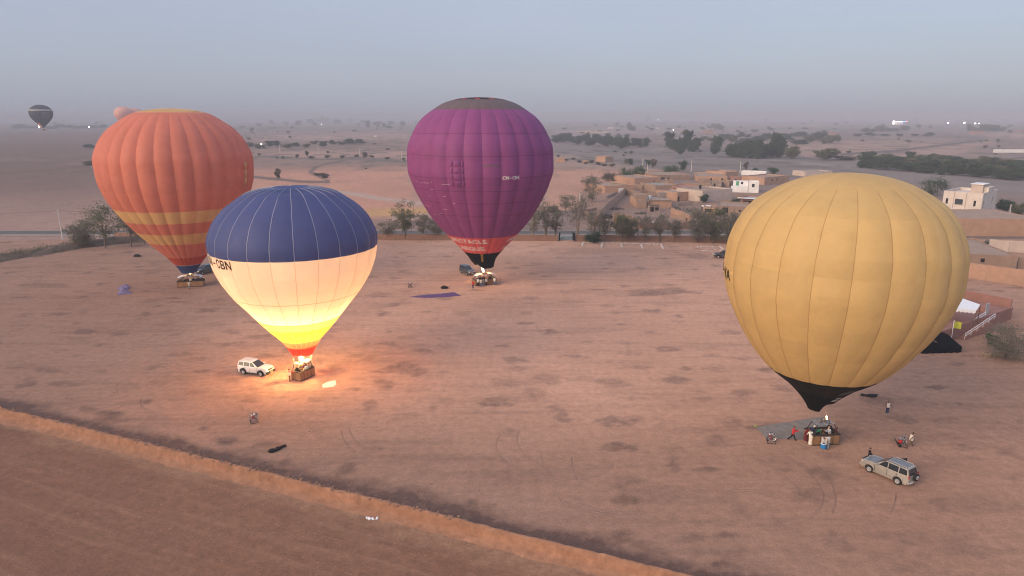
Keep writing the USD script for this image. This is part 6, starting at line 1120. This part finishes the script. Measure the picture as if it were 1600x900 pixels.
# ------------------------------------------------------------------ fans, cooler, bags and cloths on the field
plain('fan_red', (.42, .03, .03), rough=.4); plain('fan_blade', (.10, .08, .07), rough=.6)
def fan(label, px, py, rz, cover='canopy_cloth'):
    b = at(px, py); r = thing('fan_cart', label, 'fan', (b[0], b[1], 0), rz); R = .52; c = np.array([0, 0, .78])
    for s in (-.35, .35): obj('wheel', MB().lathe([(.03, -.05), (.15, -.05), (.17, 0), (.15, .05), (.03, .05)], (s, .25, .17), 14, 'x'), 'tyre', r)
    obj('frame', MB().tube([(-.4, -.45, .05), (-.4, .45, .22), (.4, .45, .22), (.4, -.45, .05), (-.4, -.45, .05)], .03, 6).tube([(-.4, .45, .22), (-.4, .75, .75), (.4, .75, .75), (.4, .45, .22)], .025, 6), 'black_iron', r)
    th = np.linspace(0, 2 * PI, 25)
    for y in (-.14, .14): obj('guard_ring', MB().tube(np.stack([R * np.cos(th), 0 * th + y - .1, c[2] + R * np.sin(th)], 1), .022, 5, False), 'steel', r)
    m = MB()
    for k in range(10): a = k * PI / 5; m.tube([(.08 * math.cos(a), -.26, c[2] + .08 * math.sin(a)), (R * math.cos(a), -.24, c[2] + R * math.sin(a))], .009, 4).tube([(R * math.cos(a), -.24, c[2] + R * math.sin(a)), (R * math.cos(a), .04, c[2] + R * math.sin(a))], .009, 4)
    obj('guard', m, 'steel', r)
    for k in range(4): a = k * PI / 2 + .4; ca, sa = math.cos(a), math.sin(a); obj('blade', hull([(q * ca - d * sa, -.1 + e * d * .8, c[2] + q * sa + d * ca) for q in (.06, .47) for d in (-.06, .06) for e in (.9, 1.1)]), 'fan_blade', r)
    obj('engine', MB().box((0, .22, .55), (.36, .34, .36), 0, .05), 'fan_red', r); obj('fuel_tank', MB().box((0, .22, .83), (.38, .28, .17), 0, .05), cover, r); obj('exhaust', MB().lathe([(0, -.1), (.07, -.1), (.07, .1), (0, .1)], (.26, .22, .6), 10, 'y'), 'steel', r)
fan('fan cart with red engine on the empty dirt below the glowing balloon', 397, 659.5, .5); fan('fan cart with red and white engine at the corner of the grey ground sheet', 1204.5, 691, -.2); fan('silver fan cart pulled by the striding person on the right', 1409.5, 697.5, 1.2, 'steel'); fan('small fan cart far out on the field left of the purple cloth', 641, 449, .3)
def cooler():
    b = at(1286.5, 700.5); r = thing('cooler', 'bright blue round cool box with white lid on the dirt by the basket', 'cooler', (b[0], b[1], 0)); obj('tub', MB().lathe([(0, .02), (.26, .02), (.30, .08), (.31, .48), (.29, .52), (0, .52)], (0, 0, 0), 20), 'cooler_blue', r, smooth=40); obj('lid', MB().lathe([(.22, .53), (.30, .53), (.30, .58), (.22, .60)], (0, 0, 0), 20), 'canopy_cloth', r, smooth=40)
    a = np.linspace(0, PI, 9); obj('handle', MB().tube(np.stack([.30 * np.cos(a), 0 * a, .50 + .26 * np.sin(a)], 1), .02, 5), 'canopy_cloth', r)
plain('cooler_blue', (.03, .20, .50), rough=.4); cooler()
def sheet(name, label, cat, pts, mat, seed, lift=.05, wrinkle=.10, n=60, thick=.02, fold=2.0):
    """A cloth lying on the ground inside the pixel outline, creased by noise."""
    P = [at(*p)[:2] for p in pts]; g = Polygon(P).buffer(0); x0, y0, x1, y1 = g.bounds; st = max(x1 - x0, y1 - y0) / n
    X, Y = np.meshgrid(np.arange(x0, x1 + st, st), np.arange(y0, y1 + st, st)); ins = shapely.contains_xy(g, X, Y); d = np.where(ins, shapely.distance(g.exterior, shapely.points(X, Y)), 0)
    q = np.stack([X * fold, Y * fold, 0 * X + seed], -1); Z = lift * np.clip(d / (st * 2), 0, 1) + wrinkle * np.abs(meshkit.fbm(q, 4, seed) - .5) * 2 * np.clip(d / (st * 3), 0, 1) + .02
    v, f = grid(np.stack([X, Y, Z], -1)); keep = ins.ravel()[f].sum(1) >= 3; f = f[keep]; used = np.unique(f); mp = np.full(len(v), -1); mp[used] = np.arange(len(used)); c = v[used].mean(0) * [1, 1, 0]
    r = thing(name, label, cat, c); obj('cloth', (v[used] - c, mp[f]), mat, r, smooth=True); return r
plain('purple_tarp', (.13, .075, .19), rough=.7); plain('lilac_tarp', (.19, .16, .27), rough=.7); plain('pink_tarp', (.72, .60, .58), rough=.7); plain('grey_tarp', (.235, .205, .185), rough=.85, vary=.2, scale=1.2); plain('black_bag_cloth', (.016, .016, .02), rough=.7); plain('lime_cloth', (.30, .42, .06))
sheet('tarp', 'long purple cloth spread on the dirt in front of the purple balloon', 'cloth', [(638, 464), (660, 461), (690, 459), (710, 456.5), (716, 460), (722, 462), (700, 464.5), (668, 466)], 'purple_tarp', 3, .06, .22)
sheet('tarp', 'crumpled lilac cloth lying in folds on the far left of the field', 'cloth', [(181, 452), (188, 448.5), (196, 443.5), (205.5, 450.5), (199, 452.5), (207, 459.5), (196, 460), (182, 462), (185, 455.5), (187, 453)], 'lilac_tarp', 4, .15, .7, 50, fold=1.2)
sheet('tarp', 'pale pink sheet lying on the ground right of the glowing basket', 'cloth', [(503, 602), (511, 597.5), (524, 594.5), (526, 601), (521, 605), (504.5, 606.5)], 'pink_tarp', 5, .04, .08)
sheet('ground_sheet', 'large grey ground sheet spread under and left of the yellow balloon basket', 'ground sheet', [(1180, 668), (1206, 663), (1240, 658), (1268, 653), (1290, 651), (1302, 672), (1300, 682), (1262, 688), (1226, 686), (1198, 687), (1190, 678)], 'grey_tarp', 6, .03, .14, 90, fold=.8)
p = at(1184, 667); obj('lime_rag', clods(5, lambda r, n: p + np.stack([r.normal(0, .14, n), r.normal(0, .08, n), np.full(n, .07)], 1), .07, .13, 8), 'lime_cloth', label='small lime green rag at the left tip of the grey ground sheet', cat='rag', kind='stuff')
def bag(label, pts, w, mat, seed, h=.35):
    P = np.array([at(*p) for p in pts]); c = P.mean(0); t = np.linspace(0, 1, 26)[:, None]; k = np.linspace(0, 1, len(P)); q = np.stack([np.interp(t[:, 0], k, P[:, i] - c[i]) for i in range(3)], 1); r = thing('bag', label, 'bag', c)
    n = meshkit.noise(np.concatenate([t * 9, 0 * t + seed, 0 * t], 1), seed); rad = w * (.45 + .75 * n) * np.sin(PI * np.clip(t[:, 0] * .94 + .04, 0, 1)) ** .4; q[:, 2] += h * .4
    m = MB().tube(q, rad, 12); v, f = m.mesh(); v[:, 2] = np.maximum(.01, h * .4 + (v[:, 2] - h * .4) * (h / w * .6)) + .05 * (meshkit.noise(v * 5, seed) - .5); v += (meshkit.fbm(v * 3, 3, seed)[:, None] - .5) * [.3 * w, .3 * w, 0]; obj('cover', (v, f), mat, r, smooth=True)
bag('black limp bag with a long strap end lying near the mud wall', [(419, 707), (430, 705), (437, 701), (446, 697.5)], .42, 'black_bag_cloth', 3); bag('long black bag lying behind the black skirt of the yellow balloon', [(1345, 617.5), (1354, 619.5), (1364, 620), (1371, 618)], .42, 'black_bag_cloth', 5); bag('dark bag lying near the berm on the far left of the field', [(210, 401.5), (214, 400.5), (219, 401.5)], .6, 'black_bag_cloth', 7, .6); bag('black bag lying on the dirt left of the person in red', [(690, 451.5), (695, 450.5), (700, 451.3)], .6, 'black_bag_cloth', 9, .6)
# rows of whitewashed stones that mark the parking bays
plain('whitewash', (.58, .51, .45), vary=.2, scale=1.5)
def stones(label, lines, seed):
    r = np.random.default_rng(seed); c = at(*lines[0][0]); root = thing('bay_marker', label, 'kerb', c); o = trimesh.creation.icosphere(1)
    for a, b in lines:
        A, B = at(*a), at(*b); L = np.linalg.norm(B - A); n = max(2, int(L / .75))
        for i in range(n):
            if r.random() < .1: continue
            p = A + (B - A) * (i + .5) / n - c + [r.normal(0, .06), r.normal(0, .06), .12]; v = o.vertices * [r.uniform(.24, .36), r.uniform(.2, .32), r.uniform(.16, .24)] * r.uniform(.85, 1.15, (len(o.vertices), 1)); ang = math.atan2(B[1] - A[1], B[0] - A[0]); v = v @ np.array([[math.cos(ang), math.sin(ang), 0], [-math.sin(ang), math.cos(ang), 0], [0, 0, 1]]); obj('stone', (v + p, o.faces), 'whitewash', root)
stones('whitewashed stones in a row with five short bars, right of the gate', [((910, 379.5), (1036, 382.5)), ((911, 380), (910, 385)), ((941, 380.5), (940, 387.5)), ((971, 381), (971.5, 386.5)), ((1002, 382), (1003.5, 389)), ((1033, 382.5), (1036.5, 389.5))], 1)
stones('whitewashed stones outlining a bay beside the left edge of the yellow balloon', [((1088, 386.8), (1124, 385.5)), ((1124, 385.5), (1131, 390)), ((1096, 392.5), (1128, 391.3)), ((1112, 397.5), (1122, 397.5))], 2)
# tyre tracks: thin scuffed strips
usdkit.material(stage, '/World/Looks/track_soil', {'g': ('geometry', {}), 'n': ('noise_texture', {'scale': .55, 'detail': 5.0, 'roughness': .7}), 'm': ('map_range', {'from_min': .36, 'from_max': .6, 'to_min': 0.0, 'to_max': .30, 'clamp': True}), 't': ('transparent_bsdf', {}), 'd': ('diffuse_bsdf', {'color': (.15, .092, .075)}), 'x': ('mix_closure', {})}, [('g.position', 'n.vector'), ('n.fac', 'm.value'), ('m.result', 'x.fac'), ('t.BSDF', 'x.closure1'), ('d.BSDF', 'x.closure2')], surface='x.closure')
def track(pts, w=.16, closed=False):
    P = np.array([at(*p)[:2] for p in pts]); k = np.arange(len(P)); t = np.linspace(0, len(P) - 1, 90); from_ = [PchipInterpolator(k, P[:, i])(t) for i in (0, 1)]; q = np.stack(from_, 1); d = np.gradient(q, axis=0); d /= np.linalg.norm(d, axis=1, keepdims=True); n = np.stack([-d[:, 1], d[:, 0]], 1)
    m = MB()
    for o in (0,): m.add(*grid(np.concatenate([np.stack([q + n * (o - w), q + n * (o + w)], 0), np.full((2, 90, 1), .020)], -1)))
    return m
tr = MB()
for pts in ([(788, 672), (775, 695), (790, 720), (830, 738), (880, 747), (930, 742), (960, 722)], [(812, 672), (808, 690), (825, 712), (860, 730), (900, 735), (958, 722)], [(845, 705), (850, 725), (868, 745)], [(893, 712), (895, 730), (902, 747)], [(222, 620), (220, 632), (235, 642), (262, 648)], [(184, 612), (186, 598), (205, 588)], [(372, 632), (378, 636), (380, 642)], [(533, 672), (540, 690), (556, 705)], [(545, 668), (556, 688), (575, 702)], [(1175, 700), (1225, 712), (1265, 735), (1285, 765), (1280, 795), (1262, 806)], [(1190, 696), (1245, 710), (1290, 738), (1305, 770), (1300, 800)], [(1290, 645), (1380, 662), (1480, 682), (1580, 702)], [(1400, 660), (1490, 682), (1598, 706)], [(1160, 705), (1215, 735), (1250, 765)], [(905, 780), (925, 793), (960, 800), (1010, 800)], [(873, 776), (900, 792), (960, 803)], [(1115, 504), (1124, 512), (1138, 516)], [(1020, 596), (1040, 590), (1076, 600)], [(410, 640), (425, 646)], [(12, 430), (40, 432), (46, 438), (30, 446)], [(0, 430), (52, 429), (62, 436)], [(1360, 770), (1390, 800), (1400, 770)], [(1130, 770), (1170, 765), (1230, 780)]):
    for q in (0, 1): tr.add(*track([(x, y + q * 3.2 * ((y - 180) / 500)) for x, y in pts], .065).mesh())
obj('tyre_tracks', tr, 'track_soil', kind='structure')

# ------------------------------------------------------------------ the hazy air over the plain
usdkit.material(stage, '/World/Looks/haze_air', {'v': ('principled_volume', {'color': (.54, .55, .62), 'density': .00042, 'anisotropy': -0.1})}, [], volume='v.volume')
obj('haze', MB().box((0, 5000, 30), (22000, 21000, 64)), 'haze_air', kind='stuff')
